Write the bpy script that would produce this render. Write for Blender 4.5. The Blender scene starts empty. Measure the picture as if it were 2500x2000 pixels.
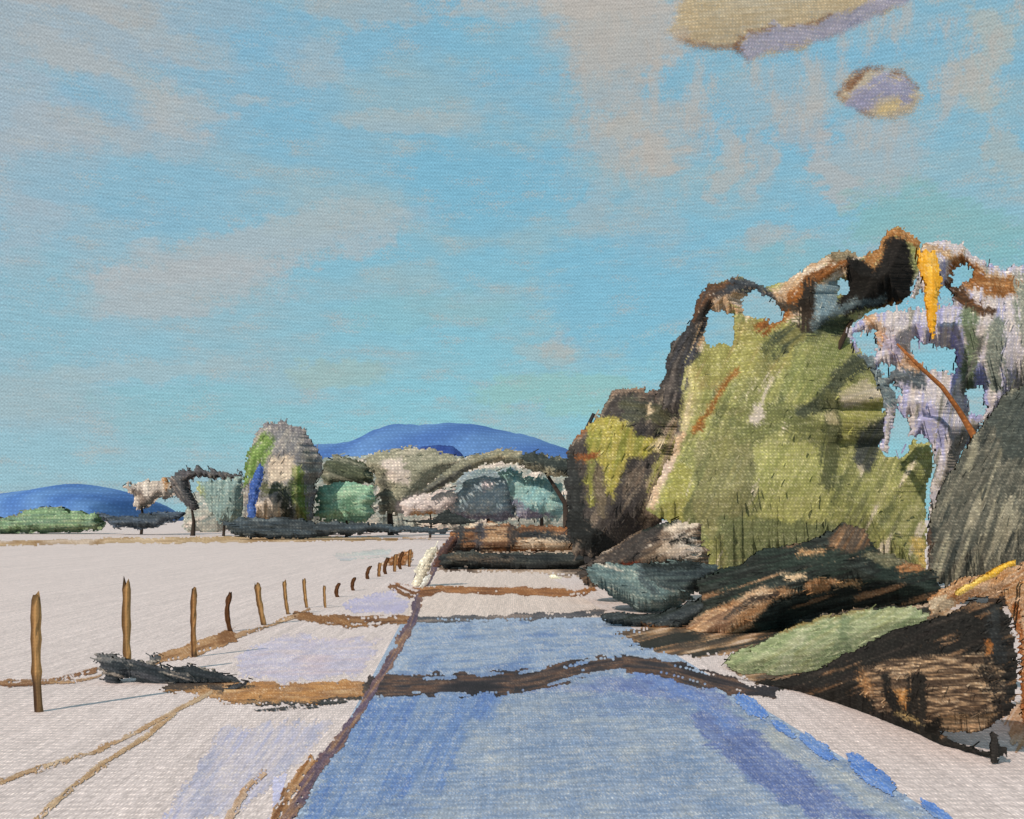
import bpy, math, random
import numpy as np
rng = np.random.default_rng(7); random.seed(7)
C = bpy.context.scene
R = math.radians
HC = 2.0                      # eye height (m)
HOR = 1270.0                  # pixel row of the horizon in the 2500 px wide picture
# ------------------------------------------------------------------ camera
cd = bpy.data.cameras.new('camera'); cam = bpy.data.objects.new('camera', cd); C.collection.objects.link(cam)
cam.location = (0, 0, HC); cam.rotation_euler = (R(90), 0, 0)
cd.sensor_width = 36; cd.lens = 36; cd.shift_y = 270/2500; cd.clip_end = 20000; cd.clip_start = .1
C.camera = cam
C.view_settings.view_transform = 'Standard'; C.view_settings.look = 'None'
C.cycles.transparent_max_bounces = 32
C.view_settings.exposure = 0.0; C.view_settings.gamma = 1
# ------------------------------------------------------------------ colour helpers
def lin(c):
    c = np.asarray(c, float)/255.
    return np.where(c <= .04045, c/12.92, ((c+.055)/1.055)**2.4)
EV = np.array([.95, .96, .97]); ES = np.array([1.0, 1.0, 1.0]); EG = np.array([.94, 1.04, 1.08])      # light falling on uprights / on level ground
# ------------------------------------------------------------------ sun
S = np.array([-.50, -.62, .62]); S /= np.linalg.norm(S)
sd = bpy.data.lights.new('sun', 'SUN'); sd.energy = 3.6; sd.angle = R(.53); sd.color = (1, .91, .80)
so = bpy.data.objects.new('sun', sd); C.collection.objects.link(so)
from mathutils import Vector
so.rotation_euler = Vector((-S[0], -S[1], -S[2])).to_track_quat('-Z', 'Y').to_euler()
so.location = (-20, -20, 30)
# ------------------------------------------------------------------ node helpers
class NT:
    def __init__(s, nt): s.nt = nt; s.N = nt.nodes; s.L = nt.links
    def put(s, sock, v):
        if hasattr(v, 'links') or isinstance(v, bpy.types.NodeSocket): s.L.new(v, sock)
        else: sock.default_value = v
    def m(s, op, a, b=0., c=None, clamp=False):
        n = s.N.new('ShaderNodeMath'); n.operation = op; n.use_clamp = clamp
        s.put(n.inputs[0], a)
        if op not in ('SINE', 'COSINE', 'ABSOLUTE', 'ARCSINE', 'SQRT'): s.put(n.inputs[1], b)
        if c is not None: s.put(n.inputs[2], c)
        return n.outputs[0]
    def mix(s, f, a, b, mode='MIX'):
        n = s.N.new('ShaderNodeMix'); n.data_type = 'RGBA'; n.blend_type = mode; n.clamp_factor = True
        s.put(n.inputs[0], f)
        for k, v in ((6, a), (7, b)):
            if isinstance(v, (tuple, list, np.ndarray)): v = tuple(float(q) for q in list(v)[:3]) + (1.,)
            s.put(n.inputs[k], v)
        return n.outputs[2]
    def ss(s, v, a, b):
        n = s.N.new('ShaderNodeMapRange'); n.interpolation_type = 'SMOOTHSTEP'
        s.put(n.inputs[0], v); n.inputs[1].default_value = a; n.inputs[2].default_value = b
        return n.outputs[0]
    def noise(s, vec, scale, detail=3, rough=.5, col=False, dist=0.):
        n = s.N.new('ShaderNodeTexNoise'); s.put(n.inputs['Vector'], vec)
        n.inputs['Scale'].default_value = scale; n.inputs['Detail'].default_value = detail
        n.inputs['Roughness'].default_value = rough; n.inputs['Distortion'].default_value = dist
        return n.outputs[1] if col else n.outputs[0]
    def comb(s, x, y, z=0.):
        n = s.N.new('ShaderNodeCombineXYZ'); s.put(n.inputs[0], x); s.put(n.inputs[1], y); s.put(n.inputs[2], z); return n.outputs[0]
    def sep(s, v):
        n = s.N.new('ShaderNodeSeparateXYZ'); s.L.new(v, n.inputs[0]); return n.outputs
# ------------------------------------------------------------------ world: blue sky with thin patchy cloud
w = bpy.data.worlds.new('World'); C.world = w; w.use_nodes = True
T = NT(w.node_tree); T.N.clear()
out = T.N.new('ShaderNodeOutputWorld'); bg = T.N.new('ShaderNodeBackground'); T.L.new(bg.outputs[0], out.inputs[0])
sky = T.N.new('ShaderNodeTexSky'); sky.sky_type = 'NISHITA'; sky.sun_disc = False
sky.sun_elevation = math.asin(S[2]); sky.sun_rotation = math.atan2(S[0], S[1])
tc = T.N.new('ShaderNodeTexCoord'); d = T.sep(tc.outputs['Generated'])
az = T.m('ARCTAN2', d[0], d[1]); el = T.m('ARCSINE', d[2])
SK = .1
def sc(c): return tuple(lin(c)/SK)
def azel(px, py):
    X = (px-1250)/2500; Z = (HOR-py)/2500
    return math.atan2(X, 1), math.atan2(Z, math.hypot(X, 1))
dirv = T.comb(az, el)
strk = T.comb(T.m('MULTIPLY', az, 1.), T.m('MULTIPLY', el, 3.2))
wn = T.sep(T.noise(strk, 9, 5, .62, True)); wf = T.sep(T.noise(dirv, 55, 4, .6, True))
def warp(c, i):
    a = T.m('MULTIPLY_ADD', T.m('SUBTRACT', wn[i], .5), .11, c)
    return T.m('MULTIPLY_ADD', T.m('SUBTRACT', wf[i], .5), .035, a)
wa, we = warp(az, 0), T.m('MULTIPLY_ADD', T.m('SUBTRACT', wn[1], .5), .05, T.m('MULTIPLY_ADD', T.m('SUBTRACT', wf[1], .5), .03, el))
n_big = T.noise(strk, 5.5, 4, .55); n_med = T.noise(strk, 22, 5, .65); n_fine = T.noise(T.comb(az, T.m('MULTIPLY', el, 7.)), 42, 5, .72)
base = T.mix(T.ss(el, .0, .42), sc((138, 196, 208)), sc((130, 180, 203)))
base = T.mix(T.m('MULTIPLY', T.ss(n_big, .42, .62), .6), base, sc((154, 182, 188)))
base = T.mix(T.m('MULTIPLY', T.ss(az, -.05, -.5), .5), base, sc((160, 182, 196)))
col = base
BL = [ # px, py, rx, ry, tilt deg, colour, strength   (directions of cloud patches)
 (100,60,330,90,0,(176,176,178),.8),(40,330,170,120,-25,(172,182,194),.7),(410,95,150,28,-10,(178,182,180),.7),(150,340,190,60,15,(180,182,184),.6),
 (440,270,95,50,0,(190,186,182),.85),(770,140,95,42,0,(180,186,186),.7),(620,235,60,18,0,(184,188,186),.7),(1010,285,190,26,2,(180,186,182),.8),
 (330,330,170,40,0,(182,180,178),.6),(640,610,380,58,15,(180,186,188),1.05),(430,710,260,60,10,(186,186,186),1.0),(250,180,190,40,-20,(186,184,180),.8),(380,900,230,28,4,(176,188,188),.65),
 (60,560,60,120,0,(170,184,194),.6),(820,520,160,50,14,(168,188,188),.6),(1000,680,120,30,0,(160,186,186),.5),(90,960,130,60,0,(165,186,186),.5),
 (900,15,170,40,0,(176,174,168),.8),(1500,75,190,90,-5,(192,178,164),1.),(1380,20,300,30,0,(198,184,170),1.),(330,15,260,36,0,(184,176,168),.9),(1500,200,110,90,0,(180,174,166),.75),
 (1560,330,150,85,0,(182,176,168),.7),(1600,385,42,50,0,(196,180,164),.8),(1520,320,60,30,0,(196,180,160),.6),(1770,400,30,80,0,(188,180,170),.7),
 (1850,390,28,85,0,(180,176,170),.6),(1960,300,50,60,30,(176,172,170),.7),(2030,430,35,90,20,(188,176,168),.75),(2130,390,120,90,25,(176,180,180),.65),
 (1900,250,160,60,0,(160,180,186),.5),(2400,140,45,105,4,(186,184,166),.75),(2450,370,38,60,0,(176,178,164),.6),(2150,60,120,50,0,(150,182,194),.5),
 (1365,840,40,28,0,(184,182,174),.8),(1340,870,60,25,0,(172,182,176),.5),(1860,580,60,32,0,(176,176,172),.7),(1960,590,30,14,0,(186,180,172),.6),
 (1560,560,90,60,0,(160,180,186),.5),(1450,520,40,60,0,(170,178,178),.5),(830,910,110,32,0,(158,188,168),.75),(1050,760,200,40,5,(142,186,188),.5),
 (2300,560,220,80,-20,(132,180,178),.75),(1950,640,160,50,0,(128,182,190),.5),(1380,960,200,40,0,(150,190,176),.6),(500,1010,260,60,0,(136,188,196),.6),
 (1180,440,180,140,0,(118,180,206),.6),(1540,720,220,140,0,(122,182,208),.6),(250,250,90,45,0,(122,178,206),.6),(560,60,180,60,0,(124,178,206),.7),
 (300,430,260,55,3,(134,182,202),.75),(340,520,130,35,0,(128,180,204),.6),(700,330,90,80,0,(124,182,208),.6),(1230,90,150,70,0,(126,182,206),.8),(100,760,110,120,0,(134,186,200),.5),
]
rag_ = T.m('ADD', T.m('MULTIPLY_ADD', n_med, 2.6, -1.3), T.m('MULTIPLY_ADD', T.noise(dirv, 160, 4, .7), 2.2, -1.1))
for (px, py, rx, ry, t, c, k) in BL:
    c = tuple(np.array(c)*.62+np.array((168, 178, 180))*.38) if c[0] > 150 else c; k *= .88 if px > 1250 else .66
    a0, e0 = azel(px, py); cs, sn = math.cos(R(t)), math.sin(R(t))
    da = T.m('SUBTRACT', wa, a0); de = T.m('SUBTRACT', we, e0)
    u = T.m('ADD', T.m('MULTIPLY', da, cs*2500/rx), T.m('MULTIPLY', de, sn*2500/rx))
    v = T.m('SUBTRACT', T.m('MULTIPLY', de, cs*2500/ry), T.m('MULTIPLY', da, sn*2500/ry))
    r2 = T.m('ADD', T.m('MULTIPLY', u, u), T.m('MULTIPLY', v, v))
    f = T.m('MULTIPLY', T.ss(T.m('ADD', r2, rag_), 1.5, .45), k)
    col = T.mix(f, col, sc(c))
hi = T.noise(dirv, 420, 3, .7)
kk = 2*math.pi/.0032
thr = T.m('MULTIPLY', T.m('SINE', T.m('MULTIPLY_ADD', wf[2], 9., T.m('MULTIPLY', az, kk))), T.m('SINE', T.m('MULTIPLY_ADD', wf[0], 9., T.m('MULTIPLY', el, kk))))
dry = T.ss(T.m('ADD', T.m('MULTIPLY_ADD', n_med, 1.6, T.m('MULTIPLY', hi, .9)), T.m('MULTIPLY', thr, .10)), 1.30, 1.62)
col = T.mix(T.m('MULTIPLY', dry, .5), col, sc((176, 178, 174)))
right = T.ss(az, .0, .12); upr = T.ss(el, .27, .36)
scr = T.ss(T.m('ADD', T.noise(T.comb(T.m('MULTIPLY', az, 2.4), el), 17, 5, .7), T.m('MULTIPLY', hi, .22)), .58, .74)
col = T.mix(T.m('MULTIPLY', T.m('MULTIPLY', right, upr), T.m('MULTIPLY', scr, .6)), col, sc((186, 178, 168)))
g = T.m('MULTIPLY_ADD', n_fine, .50, .75)
thr = T.m('MULTIPLY_ADD', T.m('SINE', T.m('MULTIPLY_ADD', wf[0], 9., T.m('MULTIPLY', el, kk))), .5, thr)
g = T.m('MULTIPLY', g, T.m('MULTIPLY_ADD', thr, .09, 1.))
g = T.m('MULTIPLY', g, T.m('MULTIPLY_ADD', T.noise(dirv, 620, 3, .7), .9, .55))
col = T.mix(1., col, T.comb(g, g, g), 'MULTIPLY')
low = T.ss(el, -.02, .0)
col = T.mix(T.m('SUBTRACT', 1., T.m('MULTIPLY', low, .95)), col, sky.outputs[0])
T.L.new(col, bg.inputs[0]); bg.inputs[1].default_value = SK
# ------------------------------------------------------------------ one family of matte, grainy materials
MATS = {}
def mat(name, period, grain=1., plane='XZ'):
    key = (name, round(period, 4), plane)
    if key in MATS: return MATS[key]
    m = bpy.data.materials.new(name); m.use_nodes = True; t = NT(m.node_tree); t.N.clear()
    o = t.N.new('ShaderNodeOutputMaterial'); b = t.N.new('ShaderNodeBsdfPrincipled'); t.L.new(b.outputs[0], o.inputs[0])
    b.inputs['Roughness'].default_value = .85; b.inputs['Specular IOR Level'].default_value = .15
    at = t.N.new('ShaderNodeAttribute'); at.attribute_name = 'Col'
    ge = t.N.new('ShaderNodeNewGeometry'); p = t.sep(ge.outputs['Position'])
    k = 2*math.pi/period
    if plane == 'XZ':
        tr = t.N.new('ShaderNodeBsdfTranslucent'); mx = t.N.new('ShaderNodeMixShader'); mx.inputs[0].default_value = .10 if name in ('foliage', 'cloud') else 0.
        t.L.new(b.outputs[0], mx.inputs[1]); t.L.new(tr.outputs[0], mx.inputs[2]); t.L.new(mx.outputs[0], o.inputs[0])
    if plane == 'XZ': a = t.m('MULTIPLY_ADD', p[1], .31, p[0]); c = p[2]
    else: a, c = p[0], t.m('MULTIPLY', p[1], .22)
    wob = t.sep(t.noise(ge.outputs['Position'], .12/period, 2, .5, True))
    s1 = t.m('SINE', t.m('MULTIPLY_ADD', wob[0], 6., t.m('MULTIPLY', a, k))); s2 = t.m('SINE', t.m('MULTIPLY_ADD', wob[1], 6., t.m('MULTIPLY', c, k)))
    kw = .6 if plane == 'XY' else 1.
    weave = t.m('ADD', t.m('MULTIPLY', t.m('MULTIPLY', s1, s2), .45), t.m('MULTIPLY_ADD', s1, .25, t.m('MULTIPLY', s2, .42)))
    n1 = t.noise(ge.outputs['Position'], .55/period, 3, .7)
    val = t.m('MULTIPLY_ADD', weave, .2*grain*kw, 1.)
    val = t.m('MULTIPLY', val, t.m('MULTIPLY_ADD', n1, .9*grain, 1-.45*grain))
    if plane == 'XY':
        for kx, ky, am in ((60., 9., .95), (22., 1.8, .7), (8., .3, .45), (3.2, .06, .30), (.6, .02, .10)):
            val = t.m('MULTIPLY', val, t.m('MULTIPLY_ADD', t.noise(t.comb(t.m('MULTIPLY', p[0], kx), t.m('MULTIPLY', p[1], ky)), 1., 3, .6), am*grain, 1-am*.5*grain))
    c1 = t.mix(1., at.outputs['Color'], t.comb(val, val, val), 'MULTIPLY')
    tip = t.m('MULTIPLY', t.ss(t.m('MULTIPLY_ADD', weave, .22, n1), .58, .80), .35*grain)
    c1 = t.mix(tip, c1, t.mix(1., c1, (1.9, 1.85, 1.7), 'MULTIPLY'))
    t.L.new(c1, b.inputs['Base Color'])
    if plane == 'XZ': t.L.new(c1, tr.inputs['Color'])
    bp = t.N.new('ShaderNodeBump'); bp.inputs['Strength'].default_value = .2; bp.inputs['Distance'].default_value = period*.4
    t.L.new(val, bp.inputs['Height']); t.L.new(bp.outputs[0], b.inputs['Normal'])
    # worn, dry edges: cover thins out towards the rim, following the grain
    tp = t.N.new('ShaderNodeBsdfTransparent'); m2 = t.N.new('ShaderNodeMixShader')
    fine = t.noise(ge.outputs['Position'], 1.3/period, 2, .6)
    cov = t.m('ADD', t.m('MULTIPLY', at.outputs['Alpha'], 1.5), t.m('MULTIPLY_ADD', weave, .22, t.m('MULTIPLY_ADD', fine, 1.5, -.95)))
    op = t.ss(cov, .34, .58)
    if name == 'cloud':
        nn = t.noise(ge.outputs['Position'], .02, 5, .7)
        op = t.m('MULTIPLY', t.ss(t.m('ADD', cov, t.m('MULTIPLY_ADD', nn, 1.2, -.75)), .1, 1.3), .84)
        mx.inputs[0].default_value = .4; bp.inputs['Strength'].default_value = 0.
    body = (mx if plane == 'XZ' else b).outputs[0]
    t.L.new(op, m2.inputs[0]); t.L.new(tp.outputs[0], m2.inputs[1]); t.L.new(body, m2.inputs[2]); t.L.new(m2.outputs[0], o.inputs[0])
    MATS[key] = m; return m
# ------------------------------------------------------------------ mesh helpers
def tag(o, label=None, cat=None, group=None, kind=None):
    if label: o['label'] = label
    if cat: o['category'] = cat
    if group: o['group'] = group
    if kind: o['kind'] = kind
    return o
def obj(name, V, F, col, m, parent=None, smooth=False):
    me = bpy.data.meshes.new(name); me.from_pydata([tuple(v) for v in V], [], F); me.update()
    ca = me.color_attributes.new('Col', 'FLOAT_COLOR', 'POINT')
    cc = np.ones((len(V), 4)); cc[:, :3] = np.clip(col, 0.004, .9)
    ca.data.foreach_set('color', cc.ravel())
    me.materials.append(m)
    if smooth: me.polygons.foreach_set('use_smooth', [True]*len(me.polygons))
    o = bpy.data.objects.new(name, me); C.collection.objects.link(o)
    if parent is not None:
        o.parent = parent; me.transform(__import__('mathutils').Matrix.Translation(-parent.location))
    return o
def empty(name, loc):
    o = bpy.data.objects.new(name, None); C.collection.objects.link(o); o.location = loc; o.empty_display_size = .3
    return o
def quads(P4, col, name, m, parent=None):          # P4: n x 4 x 3
    n = len(P4); me = bpy.data.meshes.new(name)
    off = np.zeros(3) if parent is None else np.array(parent.location)
    me.vertices.add(4*n); me.vertices.foreach_set('co', (P4.reshape(-1, 3)-off).ravel().astype(np.float32))
    me.loops.add(4*n); me.loops.foreach_set('vertex_index', np.arange(4*n, dtype=np.int32))
    me.polygons.add(n); me.polygons.foreach_set('loop_start', np.arange(0, 4*n, 4, dtype=np.int32))
    me.update(calc_edges=True)
    ca = me.color_attributes.new('Col', 'FLOAT_COLOR', 'POINT')
    cc = np.ones((n, 4, 4)); cc[:, :, :3] = np.clip(col, .004, .9)[:, None, :]
    ca.data.foreach_set('color', cc.ravel()); me.materials.append(m)
    o = bpy.data.objects.new(name, me); C.collection.objects.link(o)
    if parent is not None: o.parent = parent
    return o
def inpoly(x, y, poly):
    r = np.zeros(len(x), bool); n = len(poly)
    for i in range(n):
        x1, y1 = poly[i]; x2, y2 = poly[(i+1) % n]
        if y1 == y2: continue
        c = ((y1 > y) != (y2 > y)) & (x < (x2-x1)*(y-y1)/(y2-y1)+x1); r ^= c
    return r
def near(x, y, path):
    D = np.full(len(x), 1e9); A = np.zeros(len(x)); t_ = np.zeros(len(x)); n = len(path)-1
    for i in range(n):
        (x1, y1), (x2, y2) = path[i], path[i+1]; dx, dy = x2-x1, y2-y1; l2 = dx*dx+dy*dy
        t = np.clip(((x-x1)*dx+(y-y1)*dy)/l2, 0, 1); d_ = np.hypot(x-x1-t*dx, y-y1-t*dy)
        k = d_ < D; D[k] = d_[k]; A[k] = math.degrees(math.atan2(-dy, dx)); t_[k] = (i+t[k])/n
    return D, A, t_
class Patch:   # ('p', polygon) or ('s', path, width)
    pass
def poly(pts, cols, ang=60, L=None, k=1.): return dict(t='p', g=pts, cols=cols, ang=ang, L=L, k=k)
def stroke(pts, w, cols, w2=None, k=1.): return dict(t='s', g=pts, w=w, w2=w if w2 is None else w2, cols=cols, ang=None, L=None, k=k)
def veins(thr, cols, su=120, sv=12, ang=60, at=0): return dict(t='n', thr=thr, cols=cols, su=su, sv=sv, ang=ang, L=None, k=1., at=at)
def hole(pts):
    cx, cy = np.mean(pts, 0); pts = [(cx+(a-cx)*1.04, cy+(b-cy)*1.04) for a, b in pts]
    return dict(t='p', g=pts, cols=None, ang=0, L=None, k=1.)
VN = rng.uniform(-1, 1, (256, 256))
def vn(u, v):
    u = u+900.; v = v+900.; iu = np.floor(u).astype(int); iv = np.floor(v).astype(int); fu = u-iu; fv = v-iv
    fu = fu*fu*(3-2*fu); fv = fv*fv*(3-2*fv); g = lambda a, b: VN[a % 256, b % 256]
    return (g(iu, iv)*(1-fu)+g(iu+1, iv)*fu)*(1-fv)+(g(iu, iv+1)*(1-fu)+g(iu+1, iv+1)*fu)*fv
VN = rng.uniform(-1, 1, (256, 256))
def vn(u, v):
    u = np.asarray(u+900., float); v = np.asarray(v+900., float); u, v = np.broadcast_arrays(u, v); iu = np.floor(u).astype(int); iv = np.floor(v).astype(int); fu = u-iu; fv = v-iv
    fu = fu*fu*(3-2*fu); fv = fv*fv*(3-2*fv); g = lambda a, b: VN[a % 256, b % 256]
    return (g(iu, iv)*(1-fu)+g(iu+1, iv)*fu)*(1-fv)+(g(iu, iv+1)*(1-fu)+g(iu+1, iv+1)*fu)*fv
NEWZ = [0]; CL = 1.; NB = 1.
def field(sil, cols, patches, ang, rag, soft, thin, step, brist):
    """picture-space raster of one thing: which cells it fills and their colours"""
    g = np.array(sil, float); x0, y0 = g.min(0)-rag*2-4; x1, y1 = g.max(0)+rag*2+4
    xs = np.arange(x0, x1+step, step); ys = np.arange(y0, y1+step, step); X, Y = np.meshgrid(xs, ys); sh = X.shape
    x, y = X.ravel(), Y.ravel(); n = len(x); a0 = math.radians(ang)
    v0 = x*math.sin(a0)+y*math.cos(a0); u0 = x*math.cos(a0)-y*math.sin(a0)
    e = brist*vn(v0/5.5, u0/90)+.5*brist*vn(v0/2.6+9, u0/60)
    wx = x+rag*vn(x/26, y/19)+e*math.cos(a0); wy = y+rag*vn(x/21+40, y/24)-e*math.sin(a0)
    body = inpoly(wx, wy, sil)
    keep = body & (inpoly(wx+rng.normal(0, soft, n), wy+rng.normal(0, soft, n), sil) | (rng.random(n) < .25))
    col = np.zeros((n, 3)); holed = np.zeros(n, bool); NS = 3
    for q_ in range(NS):
        jx = wx+rng.normal(0, 3.5, n); jy = wy+rng.normal(0, 3.5, n)
        A = np.full(n, float(ang)); pal = np.zeros(n, int); pals = [cols]; h = np.zeros(n, bool)
        for p in patches:
            if p['t'] == 'p': s = inpoly(jx, jy, p['g']); aa = p['ang']
            elif p['t'] == 'n':
                an = math.radians(p['ang']); un = x*math.cos(an)-y*math.sin(an); vq = x*math.sin(an)+y*math.cos(an); aa = p['ang']
                s = vn(un/p['su']+p['at'], vq/p['sv']+p['at']*3)+.45*vn(un/p['su']*2+5, vq/p['sv']*2.7)+rng.normal(0, .12, n) > p['thr']
            else:
                D, aa, tt = near(jx, jy, p['g'])
                aar = np.radians(aa); vv = x*np.sin(aar)+y*np.cos(aar)
                s = D < (p['w']*(1-tt)+p['w2']*tt)/2*(1+.4*vn(jx/31+7, jy/31))
                s &= ~((vn(vv/3., tt*3+jx/60) > .55) & (D > p['w']*.22))
            if p.get('gap'): g1 = vn(vv/2.8, x/110+y/90); h |= s & (g1 > .5+.7*(1-D/max(p['w'], 1)*3))
            if p['k'] < 1: s &= vn(jx/9, jy/9+50)+rng.normal(0, .4, n) < p['k']*2-.9
            if p['cols'] is None: h[s] = True; continue
            if not p.get('gap'): h[s] = False
            pals.append(p['cols']); pal[s] = len(pals)-1
            A[s] = aa[s] if p['t'] == 's' else aa
        ar_ = np.radians(A); u = x*np.cos(ar_)-y*np.sin(ar_); v = x*np.sin(ar_)+y*np.cos(ar_)
        drift = .5+.42*vn(x/70+pal*5, y/60+3)+.42*vn(u/95+pal*13, v/9+pal*7)+.34*vn(u/70, v/3.6)
        c = np.zeros((n, 3))
        for i, cs in enumerate(pals):
            k = pal == i
            if not k.any(): continue
            cs = np.array(cs, float); q = np.clip(drift[k], 0, .999)*(len(cs)-1)
            if len(cs) == 1: c[k] = cs[0]
            else:
                j = q.astype(int); f = (q-j)[:, None]; c[k] = cs[j]*(1-f)+cs[j+1]*f
        col += c/NS
        if q_ == 0: holed = h.copy()
    lum = col.mean(1, keepdims=True)
    wv = np.sin(2*math.pi*x/7.4+2.*vn(x/40, y/9))*np.sin(2*math.pi*y/7.4+2.*vn(x/9, y/40))
    tex = wv*.5+rng.normal(0, .42, n)+.5*vn(x/30, y/5)
    tk = (thin*np.clip(tex-.15, 0, 1.)*np.clip((lum[:, 0]-35)/100, .10, 1.))[:, None]
    col = col*(1-tk)+np.array((212, 200, 178))*tk
    col = lin(np.clip(col, 0, 255))*np.exp(.11*np.clip(tex, -1.6, 1.6)+.08*vn(u0/50+3, v0/4))[:, None]
    keep &= ~holed; body &= ~holed
    return X, Y, sh, keep.reshape(sh), body.reshape(sh), col, wx, wy
def inflate(mask, D, edge=False):
    d = np.zeros(mask.shape); m = np.pad(mask, 1)
    for k in range(int(D)):
        d += m[1:-1, 1:-1]
        e = m.copy(); e[1:] &= m[:-1]; e[:-1] &= m[1:]; e[:, 1:] &= m[:, :-1]; e[:, :-1] &= m[:, 1:]
        m = e
        if not m.any(): break
    t = np.clip(d/max(1., min(D, d.max())), 0, 1)
    if edge: return np.clip(d/D, 0, 1)
    return np.sin(t*math.pi/2)
def put(name, V, Q, col, m, parent, smooth=True, nrm=None, alpha=None):
    me = bpy.data.meshes.new(name); off = np.zeros(3) if parent is None else np.array(parent.location)
    us, inv = np.unique(Q.ravel(), return_inverse=True); V = V[us]-off; col = col[us]; Q = inv.astype(np.int32)
    me.vertices.add(len(V)); me.vertices.foreach_set('co', V.ravel().astype(np.float32))
    me.loops.add(len(Q)); me.loops.foreach_set('vertex_index', Q)
    nq = len(Q)//4; me.polygons.add(nq); me.polygons.foreach_set('loop_start', np.arange(0, 4*nq, 4, dtype=np.int32))
    if smooth: me.polygons.foreach_set('use_smooth', np.ones(nq, bool))
    me.update(calc_edges=True)
    ca = me.color_attributes.new('Col', 'FLOAT_COLOR', 'POINT'); cc = np.ones((len(V), 4)); cc[:, :3] = np.clip(col, .004, .9)
    if alpha is not None: cc[:, 3] = alpha[us]
    ca.data.foreach_set('color', cc.ravel()); me.materials.append(m)
    o = bpy.data.objects.new(name, me); C.collection.objects.link(o)
    if nrm is not None:
        nr = nrm[us]; nr = nr/np.linalg.norm(nr, axis=1)[:, None]; me.normals_split_custom_set_from_vertices(nr.tolist())
    if parent is not None: o.parent = parent
    return o
def qi(sh, keep):
    """vertex ids of the grid cells whose four corners are filled"""
    H, W_ = sh; k = keep[:-1, :-1] & keep[1:, :-1] & keep[:-1, 1:] & keep[1:, 1:]
    r, c = np.nonzero(k); a = r*W_+c
    return np.stack([a, a+W_, a+W_+1, a+1], 1)
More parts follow.
